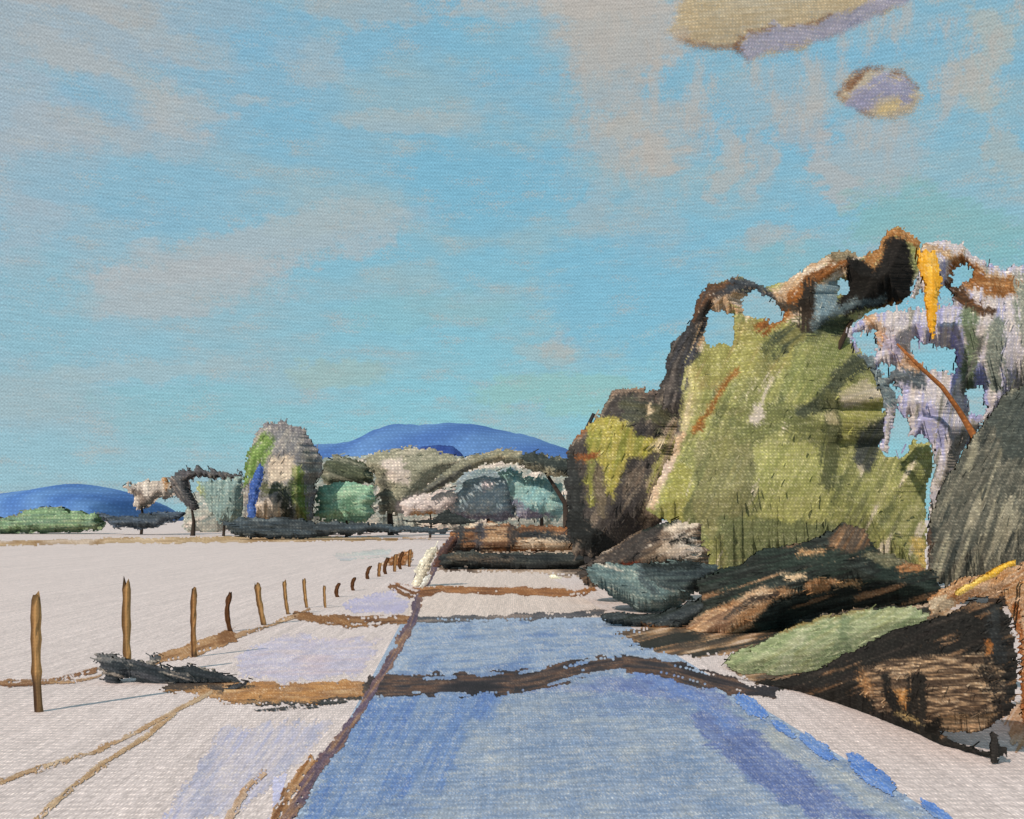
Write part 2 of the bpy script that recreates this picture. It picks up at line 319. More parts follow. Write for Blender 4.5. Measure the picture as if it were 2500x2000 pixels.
def solid(name, sil, cols, patches=(), Y=30, depth=2, parent=None, grain=1., ground=True, mname='foliage', per=None,
          ang=60, rag=4, soft=3., thin=.5, step=3., brist=7., lump=.05, dabs=.2, fr=.38, L=26, W=6, cov=0, jit=20, tilt=.2, ew=7):
    """a rounded, lumpy body of real thickness with loose leaf strokes over it, ragged at its edge"""
    g_ = np.array(sil, float); e_ = 1.77*abs(sum(g_[i-1][0]*g_[i][1]-g_[i][0]*g_[i-1][1] for i in range(len(g_))))/sum(math.dist(g_[i-1], g_[i]) for i in range(len(g_)))
    rag, brist, soft = min(rag, e_*.10), min(brist, e_*.14), min(soft, e_*.06)
    X, Yp, sh, keep, body, col, wx, wy = field(sil, cols, patches, ang, rag, soft, thin, step, brist)
    x, y = X.ravel(), Yp.ravel()
    g = np.array(sil, float); ext = min(np.ptp(g[:, 0]), np.ptp(g[:, 1]))
    B = inflate(body, max(3, ext*fr/step)).ravel()
    AL = inflate(body, max(1.5, min(ew, e_*.22)/step), True).ravel()
    Yb = Y(x, y) if callable(Y) else np.full(len(x), float(Y))
    lumps = 1+lump*(vn(x/80+2, y/70)+.3*vn(x/25, y/22))
    def place(s_):
        Yd = Yb+s_*depth*.8*B*lumps
        P = np.stack([(x-1250)/2500*Yb, Yd, HC+(HOR-y)/2500*Yb], 1)      # outline at the thing's own distance, thickness front and back
        if s_ < 0: P[:, 0] = (x-1250)/2500*Yd; P[:, 2] = HC+(HOR-y)/2500*Yd
        return P
    F_, B_ = place(-1), place(1); n = len(x)
    V = np.concatenate([F_, B_]); AL = np.concatenate([AL, AL]); cc = np.concatenate([col, col])/EV
    if ground: V[:, 2] = np.where(V[:, 2] < .01, .01-.0*V[:, 2], V[:, 2])
    # leaf masses scatter light evenly: shading normals lean towards the face of the body
    Bg = B.reshape(sh); gy, gx = np.gradient(np.clip(Bg*lumps.reshape(sh), 0, 3)); amp = NB*depth/(step*float(np.mean(Yb))/2500)
    sx = np.clip(-gx.ravel()*amp, -1.2, 1.2)*.28; sz = np.clip(gy.ravel()*amp, -1.2, 1.2)*.28
    j1 = .10*vn(x/6, y/5)+.08*vn(x/17, y/14)
    nf = np.stack([sx+j1, -np.ones(n), sz+.12+j1], 1); nb = np.stack([sx, np.ones(n), sz+.12], 1); nrm = np.concatenate([nf, nb])
    Qf = qi(sh, keep)
    okz = (F_[Qf][:, :, 2] > -.02).any(1) if ground else np.ones(len(Qf), bool)
    Qf = Qf[okz]; Q = np.concatenate([Qf, Qf[:, ::-1]+n])
    if dabs > 0:
        s = float(np.mean(Yb))/2500; l, w_ = L*.62, W*.6
        idx = np.nonzero(keep.ravel())[0]; m = int(dabs*len(idx)*step*step/(l*w_))
        idx = rng.choice(idx, m); sgn = rng.random(m) < .5; base = np.where(sgn[:, None], F_[idx], B_[idx])
        yd = np.where(sgn, -1., 1.); A = np.radians(ang+rng.normal(0, jit, m))
        c = base+rng.normal(0, 1.5*s, (m, 3)); c[:, 1] += yd*s*rng.uniform(.5, 2.5, m)
        dv = np.stack([np.cos(A), rng.normal(0, .12, m), np.sin(A)], 1); nv = np.stack([rng.normal(-.15, tilt, m), -np.ones(m), rng.normal(.15, tilt, m)], 1)
        wv = np.cross(nv, dv); wv /= np.linalg.norm(wv, axis=1)[:, None]
        hl = (l*s/2*rng.uniform(.5, 1.4, m))[:, None]; hw = (w_*s/2*rng.uniform(.6, 1.3, m))[:, None]
        P = np.stack([c-dv*hl-wv*hw*.6, c+dv*hl-wv*hw*.7, c+dv*hl+wv*hw*.6, c-dv*hl+wv*hw], 1)
        if ground: P[:, :, 2] = np.maximum(P[:, :, 2], .012)
        dc = col[idx]/EV*np.exp(rng.normal(0, .07, (m, 1)))
        Q = np.concatenate([Q, (np.arange(4*m).reshape(m, 4)+2*n)]); V = np.concatenate([V, P.reshape(-1, 3)]); cc = np.concatenate([cc, np.repeat(dc, 4, 0)]); dn = np.stack([rng.normal(0, .25, m), yd, .1+rng.normal(0, .25, m)], 1); nrm = np.concatenate([nrm, np.repeat(dn, 4, 0)]); AL = np.concatenate([AL, np.ones(4*m)])
    Ym = float(np.mean(Yb))
    return put(name, V, Q, cc, mat(mname, (per or .0032*Ym), grain), parent, nrm=nrm, alpha=AL)
def flat(name, sil, cols, patches=(), parent=None, grain=1., z=.006, zr=0, per=.028, mname='ground paint', ang=0, rag=5, soft=6., thin=.5, step=2.6, brist=14., L=0, W=0, cov=0, jit=0, ew=8):
    """a thin spread of soil, dust, litter or painted shade lying on the ground, ragged at its edge"""
    g_ = np.array(sil, float); e_ = 1.77*abs(sum(g_[i-1][0]*g_[i][1]-g_[i][0]*g_[i-1][1] for i in range(len(g_))))/sum(math.dist(g_[i-1], g_[i]) for i in range(len(g_)))
    rag, brist, soft = min(rag, e_*.10), min(brist, e_*.14), min(soft, e_*.06)
    X, Yp, sh, keep, body, col, wx, wy = field(sil, cols, patches, ang, rag, soft, thin, step, brist)
    x, y = X.ravel(), np.maximum(Yp.ravel(), HOR+5); Yg = HC*2500/(y-HOR)
    NEWZ[0] += 1; zz = z+NEWZ[0]*.00015
    V = np.stack([(x-1250)/2500*Yg, Yg, np.full(len(x), zz)], 1); Q = qi(sh, keep)[:, ::1]
    return put(name, V, Q, col/EG, mat(mname, per, grain, 'XY'), parent, alpha=inflate(body, max(1.5, min(ew, e_*.25)/step), True).ravel())
def G(px, py):
    Y = HC*2500/(py-HOR); return ((px-1250)/2500*Y, Y, 0.)
def PT(px, py, Y): return np.array([(px-1250)/2500*Y, Y, HC+(HOR-py)/2500*Y])
def tube(paths, name, c, m, parent=None, seg=7):
    """tapered limbs: list of ([(px,py,Y)...], r0, r1) merged in one part"""
    V, F, K = [], [], []
    for pts, r0, r1 in paths:
        pts = [PT(*p) for p in pts]; n = len(pts); b = len(V)
        for i, p in enumerate(pts):
            t = pts[min(i+1, n-1)]-pts[max(i-1, 0)]; t = t/np.linalg.norm(t)
            a = np.cross(t, (0, 1, .01)); a /= np.linalg.norm(a); e = np.cross(t, a)
            r = r0+(r1-r0)*i/(n-1)
            for k in range(seg):
                th = 2*math.pi*k/seg; rr = r*random.uniform(.85, 1.15)
                V.append(p+a*math.cos(th)*rr+e*math.sin(th)*rr); K.append(lin(c)*random.uniform(.7, 1.3)/ES)
        for i in range(n-1):
            for k in range(seg):
                F.append((b+i*seg+k, b+i*seg+(k+1) % seg, b+(i+1)*seg+(k+1) % seg, b+(i+1)*seg+k))
        F.append(tuple(b+k for k in range(seg))); F.append(tuple(b+(n-1)*seg+k for k in range(seg)))
    V = [(v[0], v[1], max(v[2], -.2)) for v in V]
    return obj(name, V, F, np.array(K), m, parent, True)
# palette
LIN = (203, 190, 183); LINP = (206, 192, 188); LAV = (186, 184, 200); LAVB = (188, 192, 214)
CH = (52, 55, 58); BLK = (34, 34, 32); BLG = (36, 44, 42); SL = (88, 98, 108)
OL = (168, 166, 92); OLM = (132, 134, 80); OLD = (84, 88, 64); SI = (122, 78, 40); SID = (84, 50, 26); OR = (178, 120, 66); TAN = (190, 150, 100)

# ================================================================== SETTING
# ground: one sheet to the horizon
def sheet(name, pts, c, z, per, E=EG, grain=1.):
    V = [(x, y, z) for x, y in pts]
    return tag(obj(name, V, [tuple(range(len(V)))], np.repeat([lin(c)/E], len(V), 0), mat(name, per, grain, 'XY')), kind='structure')
sheet('ground', [(-9000, -60), (9000, -60), (9000, 12000), (-9000, 12000)], (203, 193, 190), 0., .028)
rl = lambda Y: -.054*Y-1.08
rr = lambda Y: -.054*Y+3.25
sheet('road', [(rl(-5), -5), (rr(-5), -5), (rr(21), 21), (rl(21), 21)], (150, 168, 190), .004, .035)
sheet('far_road', [(rl(21.01), 21.01), (rr(21.01), 21.01), (rr(60), 60), (rl(60), 60)], (204, 192, 184), .004, .05)
# brushed surface of the road
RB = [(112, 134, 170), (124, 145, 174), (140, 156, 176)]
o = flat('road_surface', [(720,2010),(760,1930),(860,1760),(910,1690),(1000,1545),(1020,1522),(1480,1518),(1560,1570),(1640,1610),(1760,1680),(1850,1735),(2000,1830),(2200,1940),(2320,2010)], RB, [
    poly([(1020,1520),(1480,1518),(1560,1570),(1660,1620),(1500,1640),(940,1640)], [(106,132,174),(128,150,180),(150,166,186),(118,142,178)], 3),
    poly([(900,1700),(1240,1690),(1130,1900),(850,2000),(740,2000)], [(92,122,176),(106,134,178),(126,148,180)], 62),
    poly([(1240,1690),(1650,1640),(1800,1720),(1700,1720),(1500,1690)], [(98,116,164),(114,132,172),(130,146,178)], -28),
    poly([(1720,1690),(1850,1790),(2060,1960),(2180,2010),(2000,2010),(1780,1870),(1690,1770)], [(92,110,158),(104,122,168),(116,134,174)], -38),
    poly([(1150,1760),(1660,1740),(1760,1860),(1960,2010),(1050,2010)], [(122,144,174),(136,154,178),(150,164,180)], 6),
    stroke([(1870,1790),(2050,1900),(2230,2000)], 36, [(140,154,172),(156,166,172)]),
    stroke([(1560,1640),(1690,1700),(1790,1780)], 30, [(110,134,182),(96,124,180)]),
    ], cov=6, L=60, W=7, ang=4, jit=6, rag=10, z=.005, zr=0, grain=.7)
tag(o, kind='structure')
EARTH_ = [(204,192,188),(200,188,184),(208,198,196)]
def gp(name, pts, cols, ang, **kw):
    k = dict(cov=5, L=46, W=7, jit=8, rag=9, z=.0008, zr=0); k.update(kw)
    return tag(flat(name, pts, cols, (), ang=ang, **k), kind='structure')
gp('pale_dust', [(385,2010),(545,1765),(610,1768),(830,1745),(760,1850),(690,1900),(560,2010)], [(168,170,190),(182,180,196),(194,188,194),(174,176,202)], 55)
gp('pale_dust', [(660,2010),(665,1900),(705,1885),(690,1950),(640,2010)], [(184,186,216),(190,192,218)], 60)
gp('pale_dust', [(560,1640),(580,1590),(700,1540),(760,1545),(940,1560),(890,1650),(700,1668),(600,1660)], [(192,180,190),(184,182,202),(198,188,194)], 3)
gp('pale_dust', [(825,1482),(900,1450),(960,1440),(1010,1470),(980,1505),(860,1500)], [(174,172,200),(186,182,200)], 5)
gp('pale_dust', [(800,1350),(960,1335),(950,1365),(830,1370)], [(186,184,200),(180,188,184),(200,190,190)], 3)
gp('stubble_strip', [(-40,1322),(250,1312),(700,1305),(1060,1312),(1060,1318),(700,1325),(250,1330),(-40,1338)], [(176,150,112),(196,172,140),(150,118,78),(190,170,150)], 0, cov=3.5, L=40, W=3)
# rut lines and kerb soil
def line(name, pts, w, cols, w2=None, **kw):
    xs = [p[0] for p in pts]; ys = [p[1] for p in pts]; m = max(w, w2 or w)
    q = []
    for i in range(len(pts)-1):
        k_ = max(1, int(math.hypot(pts[i+1][0]-pts[i][0], pts[i+1][1]-pts[i][1])/30))
        q += [(pts[i][0]+(pts[i+1][0]-pts[i][0])*j/k_, pts[i][1]+(pts[i+1][1]-pts[i][1])*j/k_) for j in range(k_)]
    pts = q+[pts[-1]]; wob = rng.uniform(.72, 1.22, len(pts))
    # outline of the stroke
    a = []; b = []
    for i, (x, y) in enumerate(pts):
        x0, y0 = pts[max(i-1, 0)]; x1, y1 = pts[min(i+1, len(pts)-1)]; l = math.hypot(x1-x0, y1-y0)
        nx, ny = -(y1-y0)/l, (x1-x0)/l; ww = (w+((w2 or w)-w)*i/(len(pts)-1))/2*wob[i]*(1 if 0 < i < len(pts)-1 else .75)
        a.append((x+nx*ww, y+ny*ww)); b.append((x-nx*ww, y-ny*ww))
    k = dict(z=.004, ang=math.degrees(math.atan2(pts[0][1]-pts[-1][1], pts[-1][0]-pts[0][0])), step=2. if m < 30 else 2.6); k.update(kw)
    k['rag'] = min(5, m*.14); k['soft'] = min(2.2, m*.07); k['brist'] = min(9, m*.22)
    return flat(name, a+b[::-1], cols, [dict(stroke(pts, m, cols), gap=1), ], **k)
def wheel(pts, w, cols, **kw): return tag(line('wheel_rut', pts, w, cols, **kw), kind='structure')
wheel([(-30,1920),(90,1880),(220,1840),(330,1790),(430,1735),(520,1690)], 19, [(184,160,130),(160,126,90),(194,176,154)], cov=1.7)
wheel([(80,2010),(170,1930),(260,1860),(360,1800),(430,1740)], 20, [(188,164,134),(164,132,96),(194,178,156)], cov=1.7)
wheel([(555,2010),(600,1930),(650,1880)], 26, [(160,122,86),(196,176,160)], cov=1.2)
tag(line('road_edge_soil', [(690,2010),(745,1930),(790,1860),(850,1780),(905,1690),(960,1600),(1000,1530),(1030,1440),(1055,1390),(1100,1312)], 42, [(116,90,92),(78,68,88),(146,112,84),(92,78,98)], w2=20, cov=3.0, z=.0065), kind='structure')
tag(line('road_edge_soil', [(665,2010),(720,1930),(770,1850)], 44, [(140,96,56),(176,140,104),(112,74,44)], cov=2), kind='structure')
# drifts of brown litter, plus dark bands painting tree shade across the lane
def litter(pts, w, cols, label, w2=None, **kw):
    return tag(line('litter_shade', pts, w, cols, w2=w2, **dict(dict(cov=3.4, L=38, W=5, rag=9, z=.0055, zr=.003, jit=7), **kw)), label, 'leaf litter', None, 'stuff')
litter([(540,1690),(640,1688),(760,1690),(890,1680)], 56, [(186,138,86),(170,122,74),(150,112,78),(196,156,108)], 'ochre leaf litter drifted on the verge between dark scrub and road')
tag(flat('bare_soil', [(380,1690),(420,1660),(520,1650),(620,1668),(700,1664),(880,1664),(930,1660),(930,1700),(860,1712),(760,1724),(640,1728),(560,1722),(470,1700)], [(176,132,84),(150,112,74),(190,148,102)], [stroke([(400,1672),(500,1668),(620,1690)], 36, [(60,58,58),(92,74,58)]), stroke([(600,1726),(760,1720),(900,1700)], 13, [(52,54,56)]), stroke([(770,1672),(830,1690)], 40, [(100,82,68),(130,100,72)]), stroke([(880,1680),(930,1680)], 40, [(74,66,62)])], z=.003), kind='structure')  # ochre soil; the dark strokes paint the left end of the shade band
litter([(890,1676),(1000,1676),(1120,1672),(1250,1670),(1330,1655),(1420,1630),(1520,1618),(1620,1632),(1720,1660),(1820,1684),(1900,1694)], 70, [(44,41,44),(60,53,54),(100,76,62),(50,48,52)], 'dark brown painted tree shade lying in a band across the blue road', w2=44)  # tree shade over the road, put into the colour of a flat strip
litter([(700,1500),(780,1512),(880,1518),(1000,1516)], 30, [(120,82,48),(150,112,74),(98,66,42)], 'brown leaf litter trailing from the fence line to the far road')
litter([(1000,1514),(1150,1512),(1300,1506),(1480,1500),(1560,1512)], 24, [(96,94,98),(74,76,82),(130,118,112)], 'grey painted shade band crossing the road at the far end of the blue')  # second band of tree shade, darkened by colour only
litter([(960,1425),(1010,1446),(1080,1440),(1250,1442),(1400,1448),(1460,1440)], 27, [(136,88,46),(160,112,70),(110,70,40)], 'rusty brown litter line across the pale far lane')
# blue puddles along the right edge of the road
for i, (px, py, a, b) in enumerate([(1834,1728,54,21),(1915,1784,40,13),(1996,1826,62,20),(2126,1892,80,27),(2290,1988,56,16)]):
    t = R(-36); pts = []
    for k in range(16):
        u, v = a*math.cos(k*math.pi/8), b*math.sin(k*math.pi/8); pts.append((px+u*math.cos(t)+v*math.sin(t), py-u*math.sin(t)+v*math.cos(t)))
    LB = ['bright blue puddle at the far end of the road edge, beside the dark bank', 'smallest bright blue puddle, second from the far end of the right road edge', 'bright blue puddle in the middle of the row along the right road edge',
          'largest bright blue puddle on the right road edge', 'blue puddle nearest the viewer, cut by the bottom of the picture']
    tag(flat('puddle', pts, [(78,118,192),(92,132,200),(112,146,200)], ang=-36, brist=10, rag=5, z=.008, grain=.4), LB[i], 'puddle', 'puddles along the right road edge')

# hills
def hill(name, prof, Y, cols, thick):
    # prof: picture-space skyline; builds a rounded ridge front and back
    V, F, K = [], [], []; n = 70; xs = np.linspace(prof[0][0], prof[-1][0], n)
    ys = np.interp(xs, [p[0] for p in prof], [p[1] for p in prof]); m = 14
    for j in range(m):
        t = math.pi*j/(m-1)
        for i in range(n):
            Yd = Y-thick*math.cos(t); hz = (HC+(HOR-ys[i])/2500*Y)*math.sin(t)**.6*(1+rng.normal(0, .004)+.010*float(vn(i/5.1, j/3.)))
            V.append(((xs[i]-1250)/2500*Y*(1+rng.normal(0, .0006)), Yd, max(hz, -2)))
            q = .5+.5*math.sin(i*.31+math.sin(j*.9)*2); c = np.array(cols[0])*q+np.array(cols[1])*(1-q); K.append(lin(c)/ES)
    for j in range(m-1):
        for i in range(n-1):
            a = j*n+i; F.append((a, a+1, a+n+1, a+n))
    return tag(obj(name, V, F, np.array(K), mat('hillside', .0034*Y, .6), None, True), kind='structure')
hill('hills', [(700,1135),(760,1098),(800,1088),(880,1083),(930,1055),(975,1040),(1040,1042),(1100,1036),(1160,1040),(1230,1056),(1300,1072),(1380,1100),(1430,1140),(1500,1230)], 2600, [(92,126,174),(72,104,160)], 420)
hill('hills', [(1000,1120),(1030,1092),(1070,1086),(1110,1092),(1128,1106),(1140,1130)], 2100, [(52,76,136),(46,66,128)], 120)
hill('hills', [(28,1282),(48,1216),(90,1202),(150,1194),(205,1182),(250,1190),(300,1206),(330,1222),(352,1250),(362,1282)], 2400, [(98,134,184),(76,112,170)], 300)

# ================================================================== DISTANT TREES (beyond the field)
def tree(name, label, cat, px, Y, sil, cols, patches=(), depth=3, limbs=(), tc=(60,50,44), group=None, cname='crown', **kw):
    e = empty(name, ((px-1250)/2500*Y, Y, 0)); tag(e, label, cat, group)
    solid(cname, sil, cols, patches, Y=Y, depth=depth, parent=e, **kw)
    if limbs: tube(limbs, 'trunk', tc, mat('bark', .0034*Y, .4), e)
    return e
def base_y(Y): return HOR+HC*2500/Y
def stem(px, Y, top, r): return [([(px, base_y(Y)+2, Y), (px+3, (base_y(Y)+top)/2, Y), (px-2, top, Y)], r, r*.5)]
FK = dict(L=22, W=5, cov=5, rag=4)
gr = 'trees and bushes along the far edge of the field'
tree('hedge', 'long low sage green hedge at the far left edge of the field', 'hedge', 110, 150, [(-50,1250),(0,1262),(50,1245),(100,1235),(160,1240),(230,1252),(250,1280),(235,1300),(-50,1308)], [(112,138,112),(132,158,118),(104,130,110),(140,152,110)],
     [stroke([(-20,1262),(50,1240),(110,1228),(200,1232)], 12, [(110,84,66),(84,78,76),(196,180,166)])], depth=6, cname='foliage', ang=2, jit=8, group=gr, **FK)
tree('hedge', 'dark charcoal hedge dipping between the sage hedge and the pale tree', 'hedge', 330, 140, [(215,1232),(240,1250),(280,1258),(340,1256),(420,1246),(450,1250),(430,1272),(360,1292),(280,1290),(240,1270)], [(60,68,76),(84,96,112),(52,58,62)], [], depth=4, cname='foliage', ang=-3, jit=10, group=gr, **FK)
tree('leafy_tree', 'thin pale linen coloured tree between the blue hill and dark arching tree', 'tree', 345, 145, [(285,1200),(310,1182),(360,1172),(400,1168),(430,1190),(425,1215),(380,1222),(350,1250),(325,1250),(322,1215)], [(196,182,170),(168,156,148),(204,192,182)], [stroke([(320,1195),(345,1215),(350,1250)], 16, [(130,112,100),(110,104,104)]), stroke([(400,1170),(405,1190)], 10, [OR])], depth=4, limbs=stem(345,145,1215,.25), group=gr, cov=3, L=20, W=5, ang=70)
tree('arching_tree', 'dark slanting tree arching over a grey green patch at the field edge', 'tree', 440, 130, [(405,1165),(430,1142),(490,1138),(540,1146),(590,1150),(590,1168),(540,1172),(480,1166),(462,1180),(480,1225),(488,1250),(460,1245),(430,1215),(412,1185)], [(92,88,92),(70,72,76),(118,108,104)], [], depth=3, limbs=stem(470,130,1240,.3), group=gr, ang=-60, L=20, W=5, cov=4.5)
tree('round_bush', 'blue grey rounded bush under the dark arching tree', 'bush', 540, 128, [(470,1175),(500,1168),(590,1160),(595,1240),(590,1275),(530,1278),(510,1250),(490,1215)], [(124,146,146),(136,156,154),(112,136,134)], [stroke([(465,1170),(490,1195)], 20, [(130,148,96),(150,158,110)])], depth=4, limbs=stem(545,128,1250,.2), group=gr, ang=85, **FK)
tree('tall_tree', 'tall round topped tree with bright green left side above the dark hedge', 'tree', 690, 115, [(590,1160),(600,1110),(620,1060),(645,1034),(690,1026),(730,1036),(765,1070),(785,1110),(795,1150),(775,1175),(768,1250),(760,1275),(705,1280),(600,1272),(585,1210)], [(138,134,132),(110,110,116),(160,152,146)], [
    stroke([(620,1062),(650,1034),(700,1028),(740,1046),(775,1085)], 30, [(150,142,140),(110,106,112),(180,170,164)]),
    stroke([(612,1160),(622,1110),(650,1080)], 46, [(104,130,68),(86,112,56),(122,146,84)], w2=40),
    poly([(655,1118),(715,1112),(725,1140),(700,1175),(650,1180)], [(204,188,168),(196,178,160)], 0),
    poly([(620,1222),(660,1215),(695,1230),(690,1262),(615,1260)], [(210,196,184),(200,182,166)], 0),
    stroke([(640,1192),(700,1196),(725,1170)], 24, [(92,96,70),(66,72,58)]), stroke([(700,1200),(700,1275)], 30, [(58,62,60),(74,78,70)]),
    stroke([(728,1150),(738,1270)], 34, [(98,122,60),(86,106,54),(150,150,100)]), stroke([(750,1110),(765,1180)], 28, [(104,106,104),(128,124,118)])],
    depth=6, limbs=[([(700,1313,115),(702,1240,115),(690,1160,115),(685,1080,115)], .5, .15)], group=gr, ang=60, L=20, W=5, cov=5.5, rag=4)
tree('tree_line', 'long pale grey green tree line behind the round teal bush and its neighbours', 'tree line', 1000, 170, [(440,1285),(450,1235),(470,1200),(560,1180),(640,1165),(760,1125),(800,1112),(880,1108),(960,1102),(1080,1106),(1180,1110),(1300,1120),(1420,1150),(1470,1180),(1470,1300),(440,1300)], [(140,148,142),(160,158,150),(124,138,136),(176,170,162)], [veins(.4, [(204,190,180)], 60, 16, 20, 3), veins(.6, [(92,98,92)], 50, 12, 40, 6), poly([(1000,1150),(1060,1140),(1080,1190),(1010,1200)], [(198,186,176)], 60)], depth=4, cname='foliage', group=gr, ang=20)
tree('slim_tree', 'slim cobalt blue tree standing before the tall round topped tree', 'tree', 612, 108, [(634,1122),(645,1140),(640,1175),(628,1220),(622,1272),(602,1272),(602,1220),(608,1180),(620,1150)], [(66,96,164),(58,84,150),(76,108,176)], [], depth=1.2, limbs=stem(612,108,1240,.15), group=gr, ang=80, L=22, W=5, cov=7, rag=2)
tree('olive_bush', 'dark olive tree crown behind the round teal bush', 'tree', 845, 128, [(790,1120),(820,1112),(870,1118),(905,1140),(915,1180),(860,1185),(800,1190),(780,1170)], [(98,102,80),(72,78,64),(130,128,112)], [], depth=4, limbs=[([(850,1309,128),(850,1230,128),(845,1150,128)], .4, .2)], group=gr, ang=-20, cov=4, L=20, W=5)
tree('round_bush', 'round teal green bush with a darker centre above the hedge', 'bush', 845, 118, [(770,1200),(790,1180),(850,1172),(905,1185),(918,1220),(915,1262),(890,1280),(800,1275),(765,1262)], [(132,172,150),(120,160,140),(150,180,150)], [poly([(830,1215),(865,1210),(880,1255),(845,1250),(826,1235)], [(88,120,98),(98,132,110)], 60), stroke([(800,1275),(940,1262)], 16, [(110,150,138)])], depth=4, limbs=stem(845,118,1250,.2), group=gr, ang=10, jit=30, L=20, W=5, cov=5, rag=4)
tree('leafy_tree', 'grey olive tree with a pale pink patch under the blue hill', 'tree', 960, 135, [(880,1118),(930,1096),(1000,1086),(1060,1092),(1110,1108),(1140,1120),(1100,1150),(1050,1185),(1030,1215),(1000,1250),(960,1262),(925,1255),(915,1180),(890,1140)], [(150,146,126),(132,130,112),(172,164,146)], [
    poly([(925,1125),(985,1118),(995,1150),(1000,1185),(950,1175)], [(206,190,182),(190,176,166)], 60), stroke([(935,1165),(945,1245)], 30, [(92,92,84),(110,108,96)]), poly([(968,1225),(1030,1200),(1040,1260),(970,1262)], [(206,190,186),(198,182,180)], 10)],
    depth=5, limbs=[([(955,1307,135),(950,1230,135),(965,1140,135)], .5, .2)], group=gr, ang=20, L=22, W=5, cov=4.5)
tree('arching_tree', 'wide grey green tree arching down to the left over the teal trees', 'tree', 1290, 112, [(1020,1196),(1060,1170),(1110,1125),(1180,1100),(1250,1092),(1320,1105),(1410,1120),(1410,1170),(1340,1165),(1290,1145),(1230,1128),(1180,1135),(1130,1165),(1080,1195),(1040,1205)], [(142,134,108),(112,112,98),(160,150,124)], [
    stroke([(1025,1200),(1090,1175),(1150,1140)], 22, [(80,82,80),(96,96,90)], w2=12), stroke([(1290,1115),(1350,1128),(1420,1145)], 38, [(62,68,64),(52,58,56)], w2=46)],
    depth=3, limbs=[([(1385,1315,112),(1380,1230,112),(1330,1150,112)], .45, .15)], group=gr, ang=25, L=24, W=5, cov=5)
tree('leafy_tree', 'blue grey misty tree under the wide arching tree', 'tree', 1200, 118, [(1095,1215),(1110,1165),(1160,1140),(1210,1150),(1250,1132),(1270,1180),(1265,1262),(1240,1275),(1130,1270),(1085,1250)], [(126,144,156),(140,152,160),(110,130,134)], [poly([(1168,1175),(1200,1170),(1206,1195),(1180,1195)], [(204,188,190)], 0), poly([(1000,1200),(1110,1190),(1100,1260),(1000,1262)], [(206,192,188)], 0), stroke([(1110,1262),(1250,1262)], 20, [(130,120,140),(104,104,116)])], depth=5, limbs=stem(1190,118,1230,.3), group=gr, ang=30, jit=35, L=24, W=6, cov=5)
tree('leafy_tree', 'pale teal tree beside the black trunked tree', 'tree', 1330, 116, [(1212,1150),(1245,1134),(1285,1160),(1375,1175),(1385,1250),(1360,1275),(1260,1268),(1240,1210)], [(130,172,176),(126,160,160),(150,182,172)], [poly([(1240,1215),(1290,1240),(1360,1262),(1260,1275)], [(124,118,136),(112,124,138)], 10)], depth=5, limbs=stem(1320,116,1230,.3), group=gr, ang=60, jit=30, L=24, W=6, cov=5)
tree('pale_bush', 'pale pinkish bush low between grey tree and blue grey tree', 'bush', 1050, 116, [(975,1230),(1010,1205),(1060,1198),(1110,1190),(1120,1225),(1080,1255),(985,1262)], [(206,192,188),(196,180,176)], [stroke([(1010,1254),(1060,1256)], 8, [OR])], depth=3, limbs=stem(1050,116,1240,.15), group=gr, ang=10, L=22, W=5, cov=4)
tree('hedge', 'long dark slate hedge under the distant trees', 'hedge', 780, 106, [(530,1268),(580,1262),(680,1262),(760,1268),(900,1276),(1000,1282),(1100,1290),(1090,1306),(1000,1304),(860,1306),(700,1318),(620,1316),(560,1306)], [(58,66,70),(70,82,92),(50,56,60),(84,92,98)], [], depth=2.2, cname='foliage', ang=-2, jit=7, L=34, W=5, cov=6, group=gr)
tree('hedge', 'short black hedge below the pale bush in the distance', 'hedge', 1050, 100, [(968,1262),(1010,1270),(1060,1262),(1090,1240),(1110,1250),(1140,1262),(1180,1275),(1120,1285),(1040,1280),(980,1274)], [(42,46,46),(56,62,62)], [], depth=1.5, cname='foliage', ang=5, jit=8, L=26, W=5, cov=7, group=gr)
tag(flat('bare_soil', [(1440,1545),(1560,1530),(1750,1440),(2100,1420),(2330,1430),(2330,1560),(2200,1620),(2080,1680),(1900,1690),(1780,1640),(1800,1600),(1700,1612),(1560,1590)], [(176,138,100),(120,92,68),(70,62,54),(150,118,84),(196,172,150)], [veins(.3, [(52,50,44),(40,42,38)], 160, 14, 12, 3)], ang=12, z=.0008), kind='structure')
tag(flat('bare_soil', [(2440,1740),(2560,1650),(2560,1830),(2470,1830)], [(190,164,140),(170,130,96),(200,184,172)], [], ang=60, z=.0008), kind='structure')
tag(flat('bare_soil', [(1070,1330),(1500,1325),(1560,1400),(1480,1420),(1300,1402),(1060,1400)], [(150,120,94),(190,168,148),(90,76,66)], [], ang=0, z=.0008), kind='structure')
# low scrub that closes the lane
tree('low_hedge', 'rust red and charcoal scrub closing the far end of the lane', 'hedge', 1240, 48, [(1090,1300),(1130,1280),(1200,1272),(1290,1282),(1400,1280),(1440,1300),(1440,1330),(1400,1345),(1300,1350),(1150,1352),(1080,1350)], [(120,76,48),(150,104,70),(92,66,52),(176,140,108)], [
    veins(.4, [(206,186,164)], 160, 10, 2, 2), veins(.5, [(58,54,54)], 140, 9, 1, 6),
    stroke([(1115,1345),(1130,1260)], 26, [CH,(74,66,64)]), stroke([(1168,1340),(1172,1250)], 22, [CH,(84,78,84)]), stroke([(1245,1345),(1255,1268)], 20, [CH,(84,70,64)]), poly([(1290,1328),(1380,1322),(1420,1340),(1330,1350)], [(206,184,160),(180,120,66)], 0), stroke([(1280,1305),(1400,1312)], 16, [CH])], depth=1.5, cname='foliage', ang=0, jit=8, L=30, W=5, cov=6)
